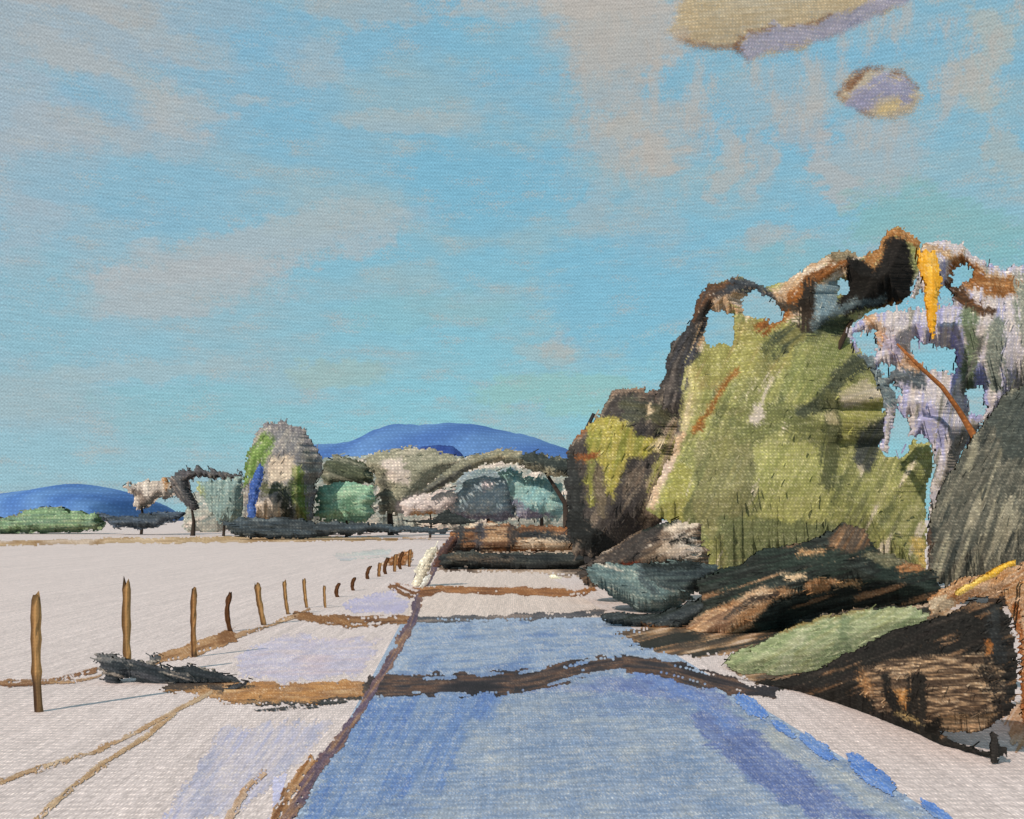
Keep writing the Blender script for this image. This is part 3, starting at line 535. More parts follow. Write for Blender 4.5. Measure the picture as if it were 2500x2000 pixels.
tree('low_hedge', 'long black scrub mound in front of the rust red scrub', 'hedge', 1260, 42, [(1070,1350),(1120,1342),(1300,1350),(1450,1340),(1480,1320),(1500,1330),(1470,1370),(1400,1392),(1300,1400),(1180,1392),(1075,1388)], [(50,54,56),(38,42,44),(74,76,72)], [stroke([(1100,1362),(1250,1366)], 12, [(96,84,70),(74,66,60)])], depth=1.2, cname='foliage', ang=-2, jit=7, L=40, W=6, cov=6)
tree('thin_bush', 'slanting rust coloured bush at the left edge of the far lane', 'bush', 1070, 44, [(1050,1385),(1070,1340),(1100,1305),(1125,1308),(1100,1350),(1075,1395),(1052,1410)], [(92,60,46),(74,60,64),(120,76,48)], [], depth=.8, cname='foliage', ang=60, jit=8, L=26, W=5, cov=5)
tree('low_scrub', 'rusty brown scribble of twigs around the tight far cluster of fence posts', 'scrub', 965, 45, [(905,1402),(935,1370),(975,1346),(1012,1342),(1010,1372),(985,1384),(950,1386),(910,1386)], [(128,84,48),(150,104,66),(104,66,38)], [veins(.25, [(200,184,170)], 30, 5, 35, 3)], depth=.3, dabs=.3, cname='foliage', ang=35)
litter([(945,1428),(1010,1462)], 26, [(92,60,36),(128,88,54)], 'short dark brown litter wedge beside the pale bank end')
# white lane marker stone
def block(name, pts, Y, d, c, label, cat):
    V, F = [], []; n = len(pts)
    for s_ in (-1, 1):
        for (x, y) in pts: V.append(PT(x, y, Y)+np.array([0, s_*d/2, 0]))
    F = [tuple(range(n))[::-1], tuple(range(n, 2*n))]+[(i, (i+1) % n, n+(i+1) % n, n+i) for i in range(n)]
    return tag(obj(name, V, F, np.repeat([lin(c)/EV], len(V), 0), mat('whitewash', .0034*Y, .6)), label, cat)
tree('grass_tuft', 'cream white grass slope beside the dark left road edge', 'grass tuft', 1030, 31, [(1000,1440),(1010,1390),(1040,1345),(1070,1325),(1066,1350),(1050,1390),(1035,1425),(1020,1445)], [(222,216,196),(212,204,186),(226,224,204)], [], depth=.5, cname='foliage', ang=62, jit=8, L=24, W=5, cov=5, rag=3)
tree('marker_stone', 'small chalk white stone at the bend of the left road edge', 'stone', 1038, 29, [(1020,1436),(1030,1412),(1045,1398),(1056,1404),(1046,1424),(1030,1440)], [(236,234,226),(214,212,206),(180,180,186)], [], depth=.15, dabs=0, brist=1, cname='lump', ang=50, jit=10, L=16, W=6, cov=9, rag=1)
tree('marker_stone', 'small cream stone lying on the right side of the far lane', 'stone', 1355, 35, [(1335,1405),(1350,1400),(1372,1408),(1380,1420),(1360,1424),(1342,1414)], [(232,228,208),(214,216,190)], [], depth=.15, dabs=0, brist=1, cname='lump', ang=-20, jit=10, L=16, W=6, cov=9, rag=1)

# ================================================================== FENCE POSTS along the field
gf = 'weathered posts of the field fence'
POSTS = [(88,1455,98,1738,42,'t','leftmost fence post, tan with a thick dark foot'), (310,1418,316,1652,34,'t','tallest fence post, tan, rising out of the charcoal scrub'),
 (474,1438,476,1604,26,'d','straight tan fence post with a dark left edge, right of the charcoal scrub'), (562,1448,570,1542,22,'k','short curved nearly black fence post, fourth from the left'),
 (628,1426,650,1526,26,'t','leaning brown fence post, fifth from the left'), (694,1418,706,1500,16,'t','thin brown fence post, sixth from the left'),
 (742,1414,752,1484,15,'t','brown fence post, seventh from the left'), (792,1430,796,1484,12,'t','short plain fence post, eighth from the left'),
 (828,1424,832,1458,18,'k','stubby dark fence post, ninth from the left'), (866,1410,870,1442,16,'k','small dark fence post, tenth from the left'),
 (905,1382,903,1414,16,'k','small dark fence post, fifth from the far end, just before the tight cluster'),
 (928,1374,926,1408,16,'d','brown fence post that starts the tight cluster at the far end of the row'), (948,1362,946,1402,16,'k','second post of the tight far cluster, dark brown'), (966,1354,964,1396,15,'d','middle post of the tight far cluster of fence posts'),
 (984,1348,982,1390,16,'k','fourth post of the tight far cluster, next to the last'), (1002,1342,1000,1384,14,'d','farthest fence post, at the end of the row beside the pale grass'), (1000,1462,985,1440,1,'','')]
for (xt, yt, xb, yb, w_, kd, lb) in POSTS[:-1]:
    Y = HC*2500/(yb-HOR); s = Y/2500; n = 12; seg = 10; V, F, K = [], [], []
    bc = {'t': (140,102,64), 'd': (124,84,50), 'k': (84,54,32)}[kd]
    bx, _, _ = G(xb, yb)
    H = (yb-yt)*s; bend = w_*s*(.5 if kd == 'k' else .12)
    for i in range(n+1):
        t = i/n; z = -.15+t*(H+.15); xx = bx+(xt-xb)*s*t-bend*math.sin(math.pi*t)
        r = w_*s/2*(.6 if i % 3 else .52)*(.85+.25*t)*random.uniform(.9, 1.1)
        if i == n: r *= .8
        for k in range(seg):
            th = 2*math.pi*k/seg; q = random.uniform(.85, 1.12)
            zz = z+(random.uniform(-.06, .05)*H if i == n else 0)
            V.append((xx+math.cos(th)*r*q, Y+math.sin(th)*r*q*.8, zz))
            c = np.array(bc, float)*(1+.28*math.sin(k*2.3+i*.2))
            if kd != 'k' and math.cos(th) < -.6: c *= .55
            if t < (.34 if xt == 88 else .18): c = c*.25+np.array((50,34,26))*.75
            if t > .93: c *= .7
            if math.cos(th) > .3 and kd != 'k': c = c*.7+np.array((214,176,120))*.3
            K.append(lin(np.clip(c, 10, 240))/ES)
    for i in range(n):
        for k in range(seg): F.append((i*seg+k, i*seg+(k+1) % seg, (i+1)*seg+(k+1) % seg, (i+1)*seg+k))
    F.append(tuple(n*seg+k for k in range(seg)))
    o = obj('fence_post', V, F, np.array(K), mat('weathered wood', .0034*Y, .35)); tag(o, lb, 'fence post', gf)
# soil ridge at the posts' feet
tag(line('soil_ridge', [(-40,1672),(60,1668),(130,1664),(240,1636)], 20, [(78,50,40),(124,86,56),(150,116,84)], cov=2.4, zr=.05), kind='structure')
tag(line('soil_ridge', [(120,1668),(180,1666),(250,1650)], 12, [(160,124,86),(186,150,110)], cov=2, zr=.05), kind='structure')
tag(line('soil_ridge', [(370,1612),(450,1592),(520,1570),(580,1548)], 40, [(150,112,72),(176,138,98),(124,86,52)], cov=2.6, zr=.06), kind='structure')
tag(line('soil_ridge', [(570,1556),(640,1534),(700,1512),(760,1488)], 14, [(140,104,72),(176,146,114)], cov=2, zr=.05), kind='structure')
tag(line('soil_ridge', [(720,1500),(800,1512),(850,1528),(900,1528)], 28, [(116,78,44),(150,108,66)], cov=2.6, zr=.05), kind='structure')
# charcoal scrub round the second post
tree('low_scrub', 'charcoal black scrub crouching around the tallest fence post', 'scrub', 300, 12.6, [(216,1608),(250,1590),(290,1600),(340,1606),(385,1585),(398,1600),(385,1625),(420,1622),(470,1615),(520,1630),(580,1656),(618,1662),(560,1678),(480,1678),(400,1688),(350,1676),(310,1655),(300,1690),(285,1694),(262,1672),(245,1640)], [(48,54,60),(40,46,50),(66,68,74)], [
    veins(.5, [(120,112,106),(160,148,138)], 70, 7, -15, 2),
    stroke([(225,1605),(290,1605),(385,1595)], 26, [(110,108,108),(72,76,82),(150,142,138)], k=.7), ], depth=.16, fr=.5, lump=0, dabs=.5, tilt=.5, soft=7, brist=16, cname='foliage', ang=-15, jit=22, L=30, W=6, cov=7, rag=6)
tree('low_scrub', 'dark slanting clump at the left end of the ochre leaf litter', 'scrub', 520, 12.2, [(460,1738),(520,1696),(580,1664),(615,1664),(580,1690),(520,1730),(480,1742)], [(44,50,56),(60,62,66)], [], depth=.2, cname='foliage', ang=38, jit=10, L=32, W=6, cov=6)
litter([(615,1738),(700,1732),(780,1722),(850,1714)], 12, [(52,56,58),(74,70,66)], 'thin black painted shade line under the ochre leaf litter')  # dark lower edge of the painted shade band

# ================================================================== RIGHT BANK: the large trees
e = tree('olive_tree', 'largest tree, broad yellow olive crown with dark top above the lane', 'tree', 1900, 30,
 [(1570,1245),(1600,1180),(1640,1090),(1655,1010),(1610,1000),(1620,900),(1640,835),(1675,800),(1690,770),(1700,730),(1730,690),(1770,682),(1810,672),(1850,696),(1890,690),(1930,676),(1970,650),(2020,618),(2060,600),(2110,622),(2145,600),(2165,560),(2200,545),(2245,575),(2255,640),(2235,700),(2200,745),(2160,750),(2110,775),(2065,805),(2085,830),(2110,870),(2140,900),(2180,960),(2185,985),(2160,1000),(2195,1010),(2150,1090),(2160,1110),(2200,1115),(2230,1072),(2270,1078),(2285,1110),(2268,1200),(2262,1390),(2170,1400),(2000,1400),(1850,1400),(1790,1400),(1700,1400),(1660,1330),(1650,1285),(1620,1275)],
 [(116,118,80),(136,138,86),(150,150,92),(160,158,100),(126,128,82)], [
  veins(.55, [(98,104,70),(116,118,76)], 220, 52, 60, 1), veins(.62, [(172,168,116),(162,158,106)], 160, 30, 64, 4), veins(.8, [(206,192,170)], 90, 18, 64, 7),
  poly([(1690,830),(1820,780),(1960,790),(1930,900),(1760,940),(1690,960)], [(156,152,92),(138,134,78),(150,136,88)], 62),
  poly([(1960,840),(2100,830),(2080,900),(1960,980),(1900,960)], [(142,144,84),(122,128,80),(156,154,96)], 60),
  poly([(1700,1080),(1800,1040),(1850,1100),(1830,1250),(1740,1330),(1690,1250)], [(118,118,82),(134,130,88),(104,108,72)], 65),
  poly([(1840,1090),(2000,1080),(2040,1200),(1980,1300),(1860,1260)], [(158,158,94),(168,166,106),(144,146,88)], 60),
  poly([(1750,1260),(2050,1280),(2180,1370),(2000,1400),(1780,1390)], [(122,126,86),(108,114,78),(138,138,96)], 5),
  stroke([(1810,1060),(1900,1010),(1990,1050),(2050,1090)], 60, [(104,108,70),(120,122,76)]),
  stroke([(1880,860),(1960,800),(2060,790)], 46, [(78,84,60),(60,66,52),(110,106,64)]),
  stroke([(2110,880),(2050,920),(2000,980),(1960,1010)], 38, [(84,88,66),(66,72,58)]),
  stroke([(2020,970),(2035,1060),(2020,1180)], 44, [(78,84,58),(96,98,66)]),
  stroke([(1880,870),(1800,1000),(1760,1100)], 60, [(118,120,76),(134,130,82)], k=.6),
  poly([(1838,990),(1862,980),(1866,1020),(1846,1040),(1832,1020)], [(196,184,172)], 60),
  poly([(2010,1005),(2040,1000),(2050,1040),(2020,1035)], [(190,178,150),(160,150,110)], 60),
  stroke([(1660,1170),(1640,1260)], 60, [(154,150,84),(140,138,76)]),
  stroke([(1668,1040),(1640,1110),(1590,1230)], 26, [(204,184,172),(186,156,124)]),
  stroke([(1680,880),(1690,960),(1670,1040)], 26, [(196,180,150),(176,168,110)]),
  poly([(2090,1050),(2190,1008),(2150,1090),(2125,1155),(2085,1125)], [(56,58,58),(74,78,76),(66,70,56)], 62),
  poly([(2045,960),(2110,930),(2160,960),(2120,985),(2060,1000)], [(196,184,168),(176,166,130)], 20),
  poly([(2060,1000),(2180,965),(2180,1000),(2090,1040),(2050,1110)], [(150,148,84),(158,156,96)], 25),
  stroke([(2240,1320),(2250,1380)], 30, [(196,168,100),(160,140,80)]),
  stroke([(1700,1050),(1765,945),(1800,900)], 14, [(150,100,50),(126,84,44)]),
  # dark, ragged crown top
  stroke([(1700,810),(1720,770),(1780,720),(1860,745),(1920,740),(1960,690),(2060,640)], 88, [(200,182,166),(176,140,104),(196,180,168)]),
  stroke([(1860,800),(1930,745),(1960,700),(2050,640)], 34, [(140,86,42),(108,68,38)]),
  stroke([(1615,1020),(1632,950),(1645,880),(1672,815),(1695,760)], 84, [(68,68,74),(50,48,48),(96,88,84)]),
  stroke([(1700,770),(1725,715),(1780,695)], 40, [(46,42,40),(96,66,46),(60,58,60)]),
  stroke([(1790,692),(1850,704),(1880,730)], 34, [(74,80,88),(54,56,60)]), stroke([(1880,735),(1940,755)], 22, [(70,62,54)]),
  stroke([(1975,790),(1972,705)], 44, [(38,34,30),(56,46,38)]),
  poly([(1990,700),(2050,685),(2045,755),(1988,795)], [(112,132,142),(128,146,152)], 75),
  stroke([(2040,620),(2090,600)], 36, [(110,100,78),(150,130,104)]),
  stroke([(2120,655),(2150,610),(2175,565),(2215,560),(2250,590)], 36, [(136,88,46),(160,112,66)]),
  poly([(2068,625),(2105,632),(2130,660),(2152,630),(2165,590),(2210,575),(2228,640),(2232,700),(2216,742),(2170,748),(2120,756),(2058,772),(2044,742),(2064,700)], [(26,24,22),(36,32,30)], 70),
  stroke([(1985,798),(2060,750),(2155,732)], 22, [(72,84,88),(92,104,108)]),
  stroke([(2160,745),(2225,735),(2245,690)], 14, [SI]),
  hole([(1737,765),(1785,770),(1790,835),(1740,842),(1728,820)]), hole([(1815,735),(1842,712),(1882,735),(1915,768),(1890,784),(1850,772),(1820,764)]), hole([(2046,690),(2074,688),(2074,712),(2052,712)]),
  ], depth=2.4, limbs=[([(1830,1440,30),(1815,1300,30),(1800,1150,30),(1790,1000,30),(1780,860,30)], .32, .1), ([(1815,1300,30),(1900,1150,29),(2000,950,29),(2090,760,30)], .2, .06), ([(1805,1200,30),(1730,1060,30),(1690,900,30)], .16, .05)], tc=(70,56,44), L=24, W=5, dabs=.05, rag=5, brist=4, jit=16, ang=62)
e = tree('silver_tree', 'pale lavender grey tree with sky gaps at the right edge of the picture', 'tree', 2360, 26.5,
 [(2065,805),(2110,775),(2200,748),(2235,700),(2250,590),(2310,575),(2380,622),(2450,655),(2500,645),(2580,660),(2680,730),(2720,850),(2700,980),(2600,1040),(2480,980),(2430,1010),(2380,1060),(2340,1120),(2312,1190),(2300,1390),(2262,1395),(2272,1220),(2282,1115),(2262,1070),(2225,1062),(2190,1112),(2146,1100),(2165,1010),(2155,970),(2120,905),(2085,865)],
 [(188,178,176),(176,170,182),(196,184,180),(170,168,190)], [
  veins(.5, [(160,160,196),(150,150,190)], 140, 14, 88, 2), veins(.65, [(128,126,120),(146,140,132)], 120, 12, 80, 5),
  stroke([(2110,765),(2150,815),(2210,880),(2240,900)], 34, [(176,130,92),(190,164,144),(160,110,72)]),
  stroke([(2170,830),(2190,870)], 30, [(160,150,170)]),
  stroke([(2250,596),(2320,622),(2390,660),(2460,690)], 22, [(150,112,74),(200,184,170)]),
  stroke([(2345,655),(2400,695),(2490,705)], 60, [(146,96,54),(120,78,42),(180,132,88)], w2=40),
  stroke([(2318,702),(2370,740),(2420,762)], 34, [(44,38,34),(96,66,44)]),
  stroke([(2366,770),(2372,860),(2362,935)], 38, [(88,100,80),(104,116,94)]), stroke([(2440,790),(2420,870),(2440,940)], 46, [(128,134,124),(104,110,104)]), stroke([(2500,700),(2510,820)], 60, [(124,130,118),(150,146,140)]), stroke([(2400,820),(2350,960)], 12, [(96,96,92)]),
  stroke([(2325,810),(2335,870),(2325,940)], 14, [(142,142,200),(160,160,208)]), stroke([(2395,900),(2400,1000)], 20, [(150,156,212),(164,166,206)]), stroke([(2245,800),(2250,860)], 16, [(156,154,204)]),
  stroke([(2270,1000),(2265,1070)], 26, [(168,166,204)]), stroke([(2300,1180),(2340,1080),(2380,1040)], 30, [(150,142,136),(128,120,112)]),
  hole([(2328,662),(2362,642),(2374,668),(2345,700),(2330,692)]), hole([(2200,756),(2245,714),(2262,720),(2262,748)]), hole([(2290,710),(2322,700),(2325,738),(2292,742)]),
  hole([(2086,818),(2135,812),(2142,852),(2130,872),(2100,864)]), hole([(2232,830),(2262,850),(2330,856),(2328,902),(2265,900),(2230,868)]),
  hole([(2148,892),(2178,890),(2196,915),(2180,930),(2205,958),(2185,966),(2160,925)]), hole([(2198,1000),(2220,1030),(2205,1090),(2172,1105),(2180,1050)]), hole([(2362,960),(2395,940),(2405,1005),(2368,1008)]), hole([(2082,942),(2110,934),(2125,958),(2100,970)]),
  stroke([(2075,900),(2112,880),(2145,930),(2180,972)], 50, [(92,106,112),(110,122,126)]), stroke([(2176,915),(2245,928)], 40, [(96,104,110),(70,76,82)]),
  ], depth=1.8, limbs=[([(2400,1455,26.5),(2385,1250,26.5),(2375,1060,26.5)], .25, .16)], tc=(110,72,46), L=30, W=7, cov=5.5, rag=6, jit=12, ang=85)
tube([([(2378,1065,24.5),(2340,1000,24.5),(2300,945,24.5),(2240,890,24.5),(2190,840,24.5)], .08, .03)], 'branch', (136,84,46), mat('bark', .1, 1.), e)
solid('yellow_leaves', [(2238,608),(2262,604),(2292,620),(2300,660),(2305,690),(2292,730),(2288,800),(2282,835),(2270,820),(2260,760),(2256,690),(2240,650)], [(226,166,40),(214,154,44),(232,180,70)], [], Y=24.4, depth=.3, parent=e, ang=88, jit=6, L=34, W=7, cov=7, rag=2, grain=.5)
tree('conifer', 'big dark olive grey conifer leaning in from the right edge', 'tree', 2440, 24, [(2640,905),(2590,890),(2500,935),(2455,955),(2415,1015),(2360,1085),(2310,1160),(2280,1230),(2262,1310),(2268,1420),(2380,1450),(2700,1452),(2780,1300),(2740,1050)], [(92,90,80),(72,74,68),(108,104,92),(62,66,62)], [
    veins(.42, [(128,124,106),(140,134,116)], 120, 14, 70, 3), veins(.55, [(52,56,54)], 140, 30, 66, 8),
    stroke([(2260,1400),(2262,1290)], 22, [(62,54,50),(96,70,56)]), poly([(2400,1000),(2500,940),(2570,920),(2570,1120),(2460,1120)], [(60,66,64),(74,78,72)], 60)], depth=1.8, fr=.45,
    limbs=[([(2440,1475,24),(2445,1250,24),(2480,1000,24)], .28, .08)], ang=66, jit=9, L=44, W=7, cov=7)
e = tree('dark_tree', 'black branched small tree with yellow green heart left of the olive tree', 'tree', 1430, 31.5,
 [(1378,1115),(1400,1070),(1430,1040),(1470,995),(1490,960),(1520,946),(1560,942),(1605,952),(1625,900),(1650,850),(1680,835),(1680,900),(1665,960),(1665,1010),(1700,1075),(1690,1150),(1650,1240),(1620,1275),(1600,1290),(1560,1310),(1500,1345),(1440,1372),(1400,1350),(1382,1300),(1380,1180)],
 [(58,54,54),(74,68,64),(50,48,50)], [
  veins(.55, [(118,104,92),(98,88,78)], 110, 13, 58, 3),
  stroke([(1350,1112),(1385,1080),(1440,1035)], 20, [(170,108,64),(130,84,56)]),
  stroke([(1495,962),(1540,948),(1600,960)], 18, [(150,124,104),(90,80,78)]),
  stroke([(1540,1000),(1600,1010),(1640,1040)], 50, [(70,72,66),(84,82,62)]),
  poly([(1428,1040),(1469,1016),(1534,1024),(1550,1066),(1628,1072),(1612,1104),(1530,1122),(1512,1165),(1495,1232),(1470,1135),(1436,1110)], [(150,144,62),(166,152,80),(128,128,60)], 75),
  stroke([(1440,1115),(1450,1220)], 30, [(140,138,64),(112,112,66)]), stroke([(1462,1150),(1470,1250)], 26, [(110,98,80),(84,76,66)]),
  poly([(1530,1150),(1575,1130),(1560,1180),(1520,1220)], [(128,108,92),(90,80,72)], 60),
  poly([(1590,1085),(1625,1065),(1622,1090),(1600,1110)], [(206,186,150)], 30),
  stroke([(1350,1110),(1400,1120),(1450,1110)], 22, [(150,92,50),(110,66,42)]),
  stroke([(1392,1130),(1396,1210),(1400,1300)], 44, [(40,42,42),(52,54,54)]),
  stroke([(1384,1270),(1430,1300),(1480,1335)], 60, [(36,38,38)]),
  stroke([(1660,1050),(1625,1140),(1590,1240)], 50, [(190,172,158),(160,140,120),(150,146,84)]),
  poly([(1575,992),(1592,985),(1594,1005),(1580,1010)], [(196,172,140)], 80)], depth=1.5, limbs=[([(1440,1430,31.5),(1450,1350,31.5),(1500,1260,31.5),(1570,1150,31.5),(1650,950,31.5),(1690,820,31.5)], .2, .08), ([(1440,1380,31.5),(1400,1250,31.5),(1398,1120,31.5),(1450,1010,31.5)], .14, .05)], tc=(50,48,48), L=28, W=7, cov=7, ang=62, jit=14, rag=5)
# undergrowth between the two trees and the lane
tree('undergrowth', 'brown and linen coloured brush under the black branched tree', 'undergrowth', 1580, 25, [(1400,1400),(1440,1370),(1500,1330),(1570,1290),(1650,1262),(1710,1280),(1725,1340),(1740,1385),(1600,1410),(1440,1440)], [(104,88,76),(128,106,88),(78,68,62)], [
    veins(.72, [(202,184,170),(190,168,146)], 90, 14, 24, 2), veins(.7, [(60,54,50)], 90, 12, 24, 6),
    poly([(1600,1345),(1650,1300),(1700,1310),(1715,1345),(1660,1365)], [(206,190,178),(186,162,140)], 20), stroke([(1635,1325),(1665,1312),(1690,1322)], 12, [(40,38,36)]), poly([(1590,1280),(1690,1250),(1700,1290),(1640,1300)], [(204,186,168)], 20),
    stroke([(1420,1400),(1500,1360),(1600,1300)], 44, [(52,50,50),(70,62,58)]), stroke([(1580,1285),(1640,1262),(1700,1240),(1725,1245)], 24, [(46,54,46),(38,42,40)]), stroke([(1520,1375),(1560,1380)], 10, [(110,50,34)])], depth=1.2, cname='foliage', ang=25, L=28, W=6, cov=5.5, jit=12)
tree('round_bush', 'teal grey bush at the foot of the black branched tree beside the lane', 'bush', 1540, 22.5, [(1422,1385),(1480,1372),(1560,1376),(1640,1366),(1720,1372),(1770,1380),(1740,1425),(1690,1465),(1640,1495),(1570,1502),(1510,1470),(1450,1430)], [(104,124,124),(92,110,112),(120,138,134)], [
    veins(.8, [(190,180,168)], 90, 12, -20, 2),
    poly([(1560,1376),(1720,1370),(1770,1380),(1700,1450),(1620,1440),(1570,1410)], [(62,74,76),(50,58,62),(78,90,90)], 2), stroke([(1570,1385),(1700,1378)], 20, [(38,44,44)]), stroke([(1560,1380),(1570,1420),(1600,1445)], 14, [(74,84,88)])], depth=1.2, cname='foliage', ang=-20, jit=14, L=34, W=6, cov=6)
tree('undergrowth', 'low black scrub running along the lane below the teal bush', 'undergrowth', 1560, 19.5, [(1440,1510),(1500,1492),(1580,1498),(1660,1480),(1740,1440),(1780,1450),(1740,1500),(1680,1540),(1620,1556),(1570,1540),(1500,1528)], [(46,52,54),(62,68,72),(38,44,42)], [stroke([(1570,1535),(1640,1545)], 20, [OR,(130,84,50)])], depth=.7, cname='foliage', ang=18, jit=10, L=34, W=6, cov=6)
tree('undergrowth', 'wide black green thicket below the big olive tree', 'undergrowth', 1990, 19, [(1700,1420),(1760,1385),(1800,1380),(1850,1340),(1950,1325),(2010,1300),(2060,1275),(2110,1290),(2150,1340),(2240,1375),(2290,1390),(2300,1440),(2260,1478),(2120,1486),(2000,1506),(1900,1540),(1860,1590),(1780,1610),(1700,1596),(1600,1576),(1660,1540),(1720,1480)], [(38,46,42),(46,56,50),(34,36,34),(56,62,58)], [
    veins(.72, [(160,122,90),(110,84,64)], 130, 15, 18, 2),
    poly([(1650,1552),(1710,1500),(1790,1465),(1850,1432),(1960,1440),(1880,1475),(1830,1530),(1790,1562),(1700,1575)], [(190,156,124),(150,108,74),(176,140,108),(124,94,74)], 28),
    stroke([(1770,1510),(1830,1470),(1900,1450)], 16, [(70,60,54)]),
    poly([(1905,1402),(1960,1398),(1972,1412),(1920,1418)], [(200,170,136)], 0), poly([(1965,1425),(1995,1412),(2036,1415),(2030,1442),(1980,1452)], [(190,146,106),(160,110,72)], 0), stroke([(2040,1425),(2100,1428)], 10, [(186,140,96)]),
    stroke([(1950,1348),(2010,1346)], 12, [(168,130,92)]), poly([(2030,1300),(2060,1280),(2110,1290),(2130,1330),(2080,1350),(2020,1340)], [(110,76,50),(74,66,60),(150,110,76)], 60), poly([(2100,1350),(2180,1345),(2230,1370),(2160,1385)], [(110,104,80),(78,80,66)], 0),
    stroke([(1600,1560),(1700,1582),(1850,1602)], 28, [(30,34,30)]), stroke([(2200,1390),(2270,1376)], 24, [(160,110,70),(120,80,54)])], depth=1.6, cname='foliage', ang=14, jit=13, L=36, W=6, cov=7)
sl = lambda yb, Yb, yt, Yt: (lambda x, y: np.interp(y, [yt, yb], [Yt, Yb]))
def sized(name, label, cat, px, Y0, Yf, sil, cols, patches, depth, cname='foliage', **kw):
    e = empty(name, ((px-1250)/2500*Y0, Y0, 0)); tag(e, label, cat); solid(cname, sil, cols, patches, Y=Yf, depth=depth, parent=e, **kw); return e
sized('grass_bank', 'smooth sage green grass bank sloping down to the lane', 'grass bank', 2020, 14, sl(1655, 13.2, 1480, 16.5), [(1786,1592),(1850,1572),(1900,1540),(2000,1504),(2110,1486),(2240,1478),(2275,1500),(2250,1532),(2160,1566),(2100,1600),(1990,1640),(1900,1662),(1860,1652),(1800,1650),(1765,1622)], [(148,156,116),(130,142,104),(164,168,132),(142,146,104)], [
    stroke([(1900,1540),(2010,1506),(2110,1490)], 14, [(150,124,80),(120,110,70)]), stroke([(2060,1520),(2060,1600)], 50, [(118,130,98)], k=.5), stroke([(1950,1560),(1900,1640)], 30, [(178,180,148)], k=.5)], .5, ang=28, jit=14, L=34, W=7, cov=8)
xf = lambda x, y: np.interp(x, [1780, 1950, 2150, 2300, 2450, 2560], [13.0, 12.0, 10.4, 9.2, 8.5, 8.2])
sized('bramble_thicket', 'black and rust bramble thicket at the right, nearest the viewer', 'thicket', 2250, 10, xf, [(1780,1652),(1860,1660),(1930,1652),(2000,1632),(2080,1590),(2160,1545),(2250,1520),(2320,1492),(2380,1468),(2445,1468),(2470,1520),(2486,1600),(2484,1720),(2470,1745),(2400,1792),(2330,1795),(2290,1790),(2330,1812),(2440,1838),(2436,1862),(2390,1872),(2290,1850),(2230,1815),(2150,1790),(2100,1760),(2000,1722),(1900,1695),(1820,1700)], [(42,38,36),(34,33,31),(56,50,46)], [
    veins(.72, [(120,90,66),(92,72,56)], 120, 12, 22, 5),
    poly([(2105,1630),(2200,1605),(2300,1600),(2440,1590),(2452,1700),(2440,1730),(2330,1745),(2270,1760),(2200,1745),(2150,1740),(2110,1690)], [(168,134,102),(96,76,60),(66,54,46),(190,156,122),(74,60,50)], 3, L=50),
    poly([(2160,1690),(2215,1680),(2220,1740),(2180,1742)], [(196,146,90),(176,120,66)], 80), stroke([(2160,1650),(2170,1700),(2200,1760)], 30, [(36,34,32)]),
    stroke([(2235,1670),(2240,1760),(2260,1830)], 52, [(34,33,31),(44,40,36)], w2=60), poly([(2400,1565),(2428,1560),(2436,1595),(2408,1600)], [(176,112,58),(140,88,50)], 60), stroke([(2425,1500),(2445,1600)], 34, [(56,58,58),(44,44,44)]), stroke([(2410,1630),(2450,1735)], 50, [(52,46,42),(38,36,34)], k=.6),
    stroke([(2100,1640),(2120,1700)], 24, [(170,128,88),(130,88,54)], k=.6), stroke([(1830,1680),(1900,1690)], 14, [(150,104,74)], k=.6), poly([(2290,1750),(2440,1740),(2400,1785),(2310,1790)], [(140,108,76),(90,74,58),(186,150,116)], 2), stroke([(2190,1740),(2250,1770)], 10, [(186,156,104)], k=.5)], .55, ang=20, jit=16, L=34, W=6, cov=8, rag=6)
sized('earth_bank', 'rusty orange earth bank with yellow grass at the right edge', 'earth bank', 2440, 10.5, lambda x, y: np.interp(x, [2270, 2560, 2800], [12.5, 9.5, 11.]), [(2262,1462),(2310,1425),(2350,1408),(2420,1400),(2500,1368),(2620,1370),(2740,1440),(2800,1600),(2760,1760),(2600,1800),(2510,1800),(2492,1740),(2486,1560),(2450,1462),(2380,1462),(2300,1498),(2270,1512)], [(172,126,84),(196,166,140),(150,100,60),(184,146,110)], [
    poly([(2262,1470),(2310,1450),(2330,1480),(2280,1505)], [(190,180,160),(176,150,120)], 40), poly([(2500,1480),(2580,1450),(2580,1700),(2500,1700)], [(206,190,178),(190,160,136)], 80), stroke([(2480,1480),(2500,1620),(2500,1760)], 16, [(150,90,50)])], .5, ang=28, jit=14, L=34, W=6, cov=7)
sized('yellow_grass', 'bright yellow grass blades on top of the rusty earth bank', 'grass', 2400, 9.8, 9.8, [(2322,1446),(2400,1402),(2478,1362),(2488,1376),(2420,1416),(2340,1458)], [(222,176,60),(206,160,54),(228,196,110)], [], .1, ang=27, jit=4, L=50, W=5, cov=4, rag=3)
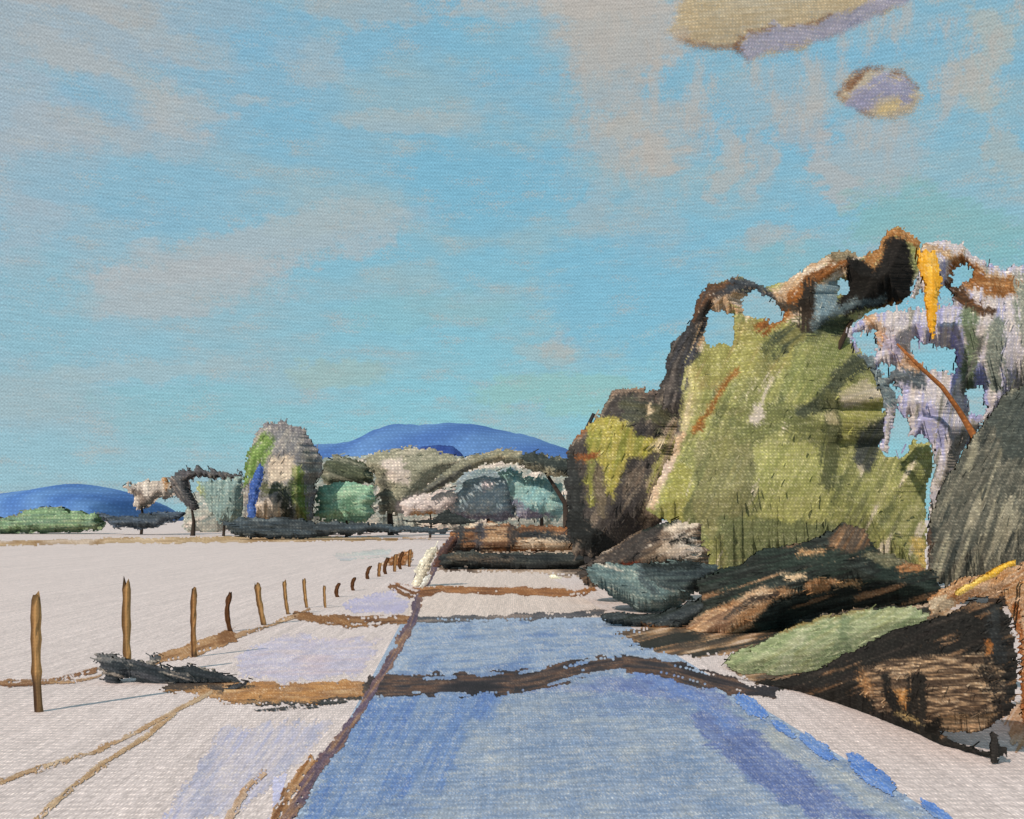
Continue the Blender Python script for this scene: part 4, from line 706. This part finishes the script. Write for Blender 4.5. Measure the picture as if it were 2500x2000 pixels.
sized('fence_stake', 'short black stake at the end of the bramble thicket', 'stake', 2428, 8.4, 8.4, [(2416,1792),(2438,1788),(2440,1820),(2462,1826),(2462,1842),(2440,1850),(2438,1872),(2420,1874)], [(34,33,32),(46,42,40)], [], .06, cname='wood', ang=88, jit=10, L=26, W=6, cov=9, rag=2, mname='charred wood')

# ================================================================== CLOUDS (two thicker puffs, high and far)
def cloud(label, px, sil, cols, patches, **kw):
    Y = 900; z = HC+(HOR-np.mean([p[1] for p in sil]))/2500*Y
    e = empty('cloud', ((px-1250)/2500*Y, Y, z)); tag(e, label, 'cloud')
    solid('puff', sil, cols, patches, Y=Y, depth=14, soft=5., dabs=0, lump=.0, thin=.4, fr=.5, ew=36, parent=e, ground=False, mname='cloud', grain=.7, **kw); return e
cloud('ochre cloud with a long lavender streak at the top of the sky', 1900, [(1610,70),(1640,30),(1630,-50),(2330,-50),(2230,20),(2130,64),(2030,112),(1940,142),(1870,158),(1820,168),(1790,140),(1710,136),(1640,112)], [(200,180,146),(188,170,138),(196,184,162)], [
    poly([(1600,60),(1680,70),(1700,120),(1640,120)], [(190,178,162)], 0), stroke([(1660,92),(1740,118),(1800,122)], 24, [(150,120,96),(176,150,124)], k=.8), stroke([(1830,72),(1950,66),(2020,40)], 12, [(140,104,76)]),
    stroke([(1835,118),(1860,98),(1910,90),(2010,86),(2070,58),(2120,24),(2230,-30)], 66, [(160,158,180),(174,170,190),(150,150,176)], w2=44), stroke([(1806,96),(1808,135),(1826,158)], 16, [(132,94,64)])], ang=5, rag=7)
cloud('small isolated cloud with brown rim and lavender core', 2140, [(2022,224),(2052,184),(2095,148),(2150,136),(2208,152),(2250,186),(2268,232),(2250,282),(2198,306),(2138,306),(2088,288),(2048,258)], [(196,178,150),(190,178,160)], [
    stroke([(2040,225),(2080,200),(2110,165),(2155,158),(2205,175),(2240,215)], 20, [(122,82,52),(150,112,80)]), stroke([(2040,235),(2090,262),(2130,284)], 16, [(128,88,58),(160,124,92)]), stroke([(2080,260),(2120,232),(2160,208),(2215,225)], 54, [(152,150,180),(164,162,188)]), stroke([(2150,270),(2190,250)], 22, [(214,190,140)])], L=30, W=7, cov=4, ang=20, jit=14, rag=6)
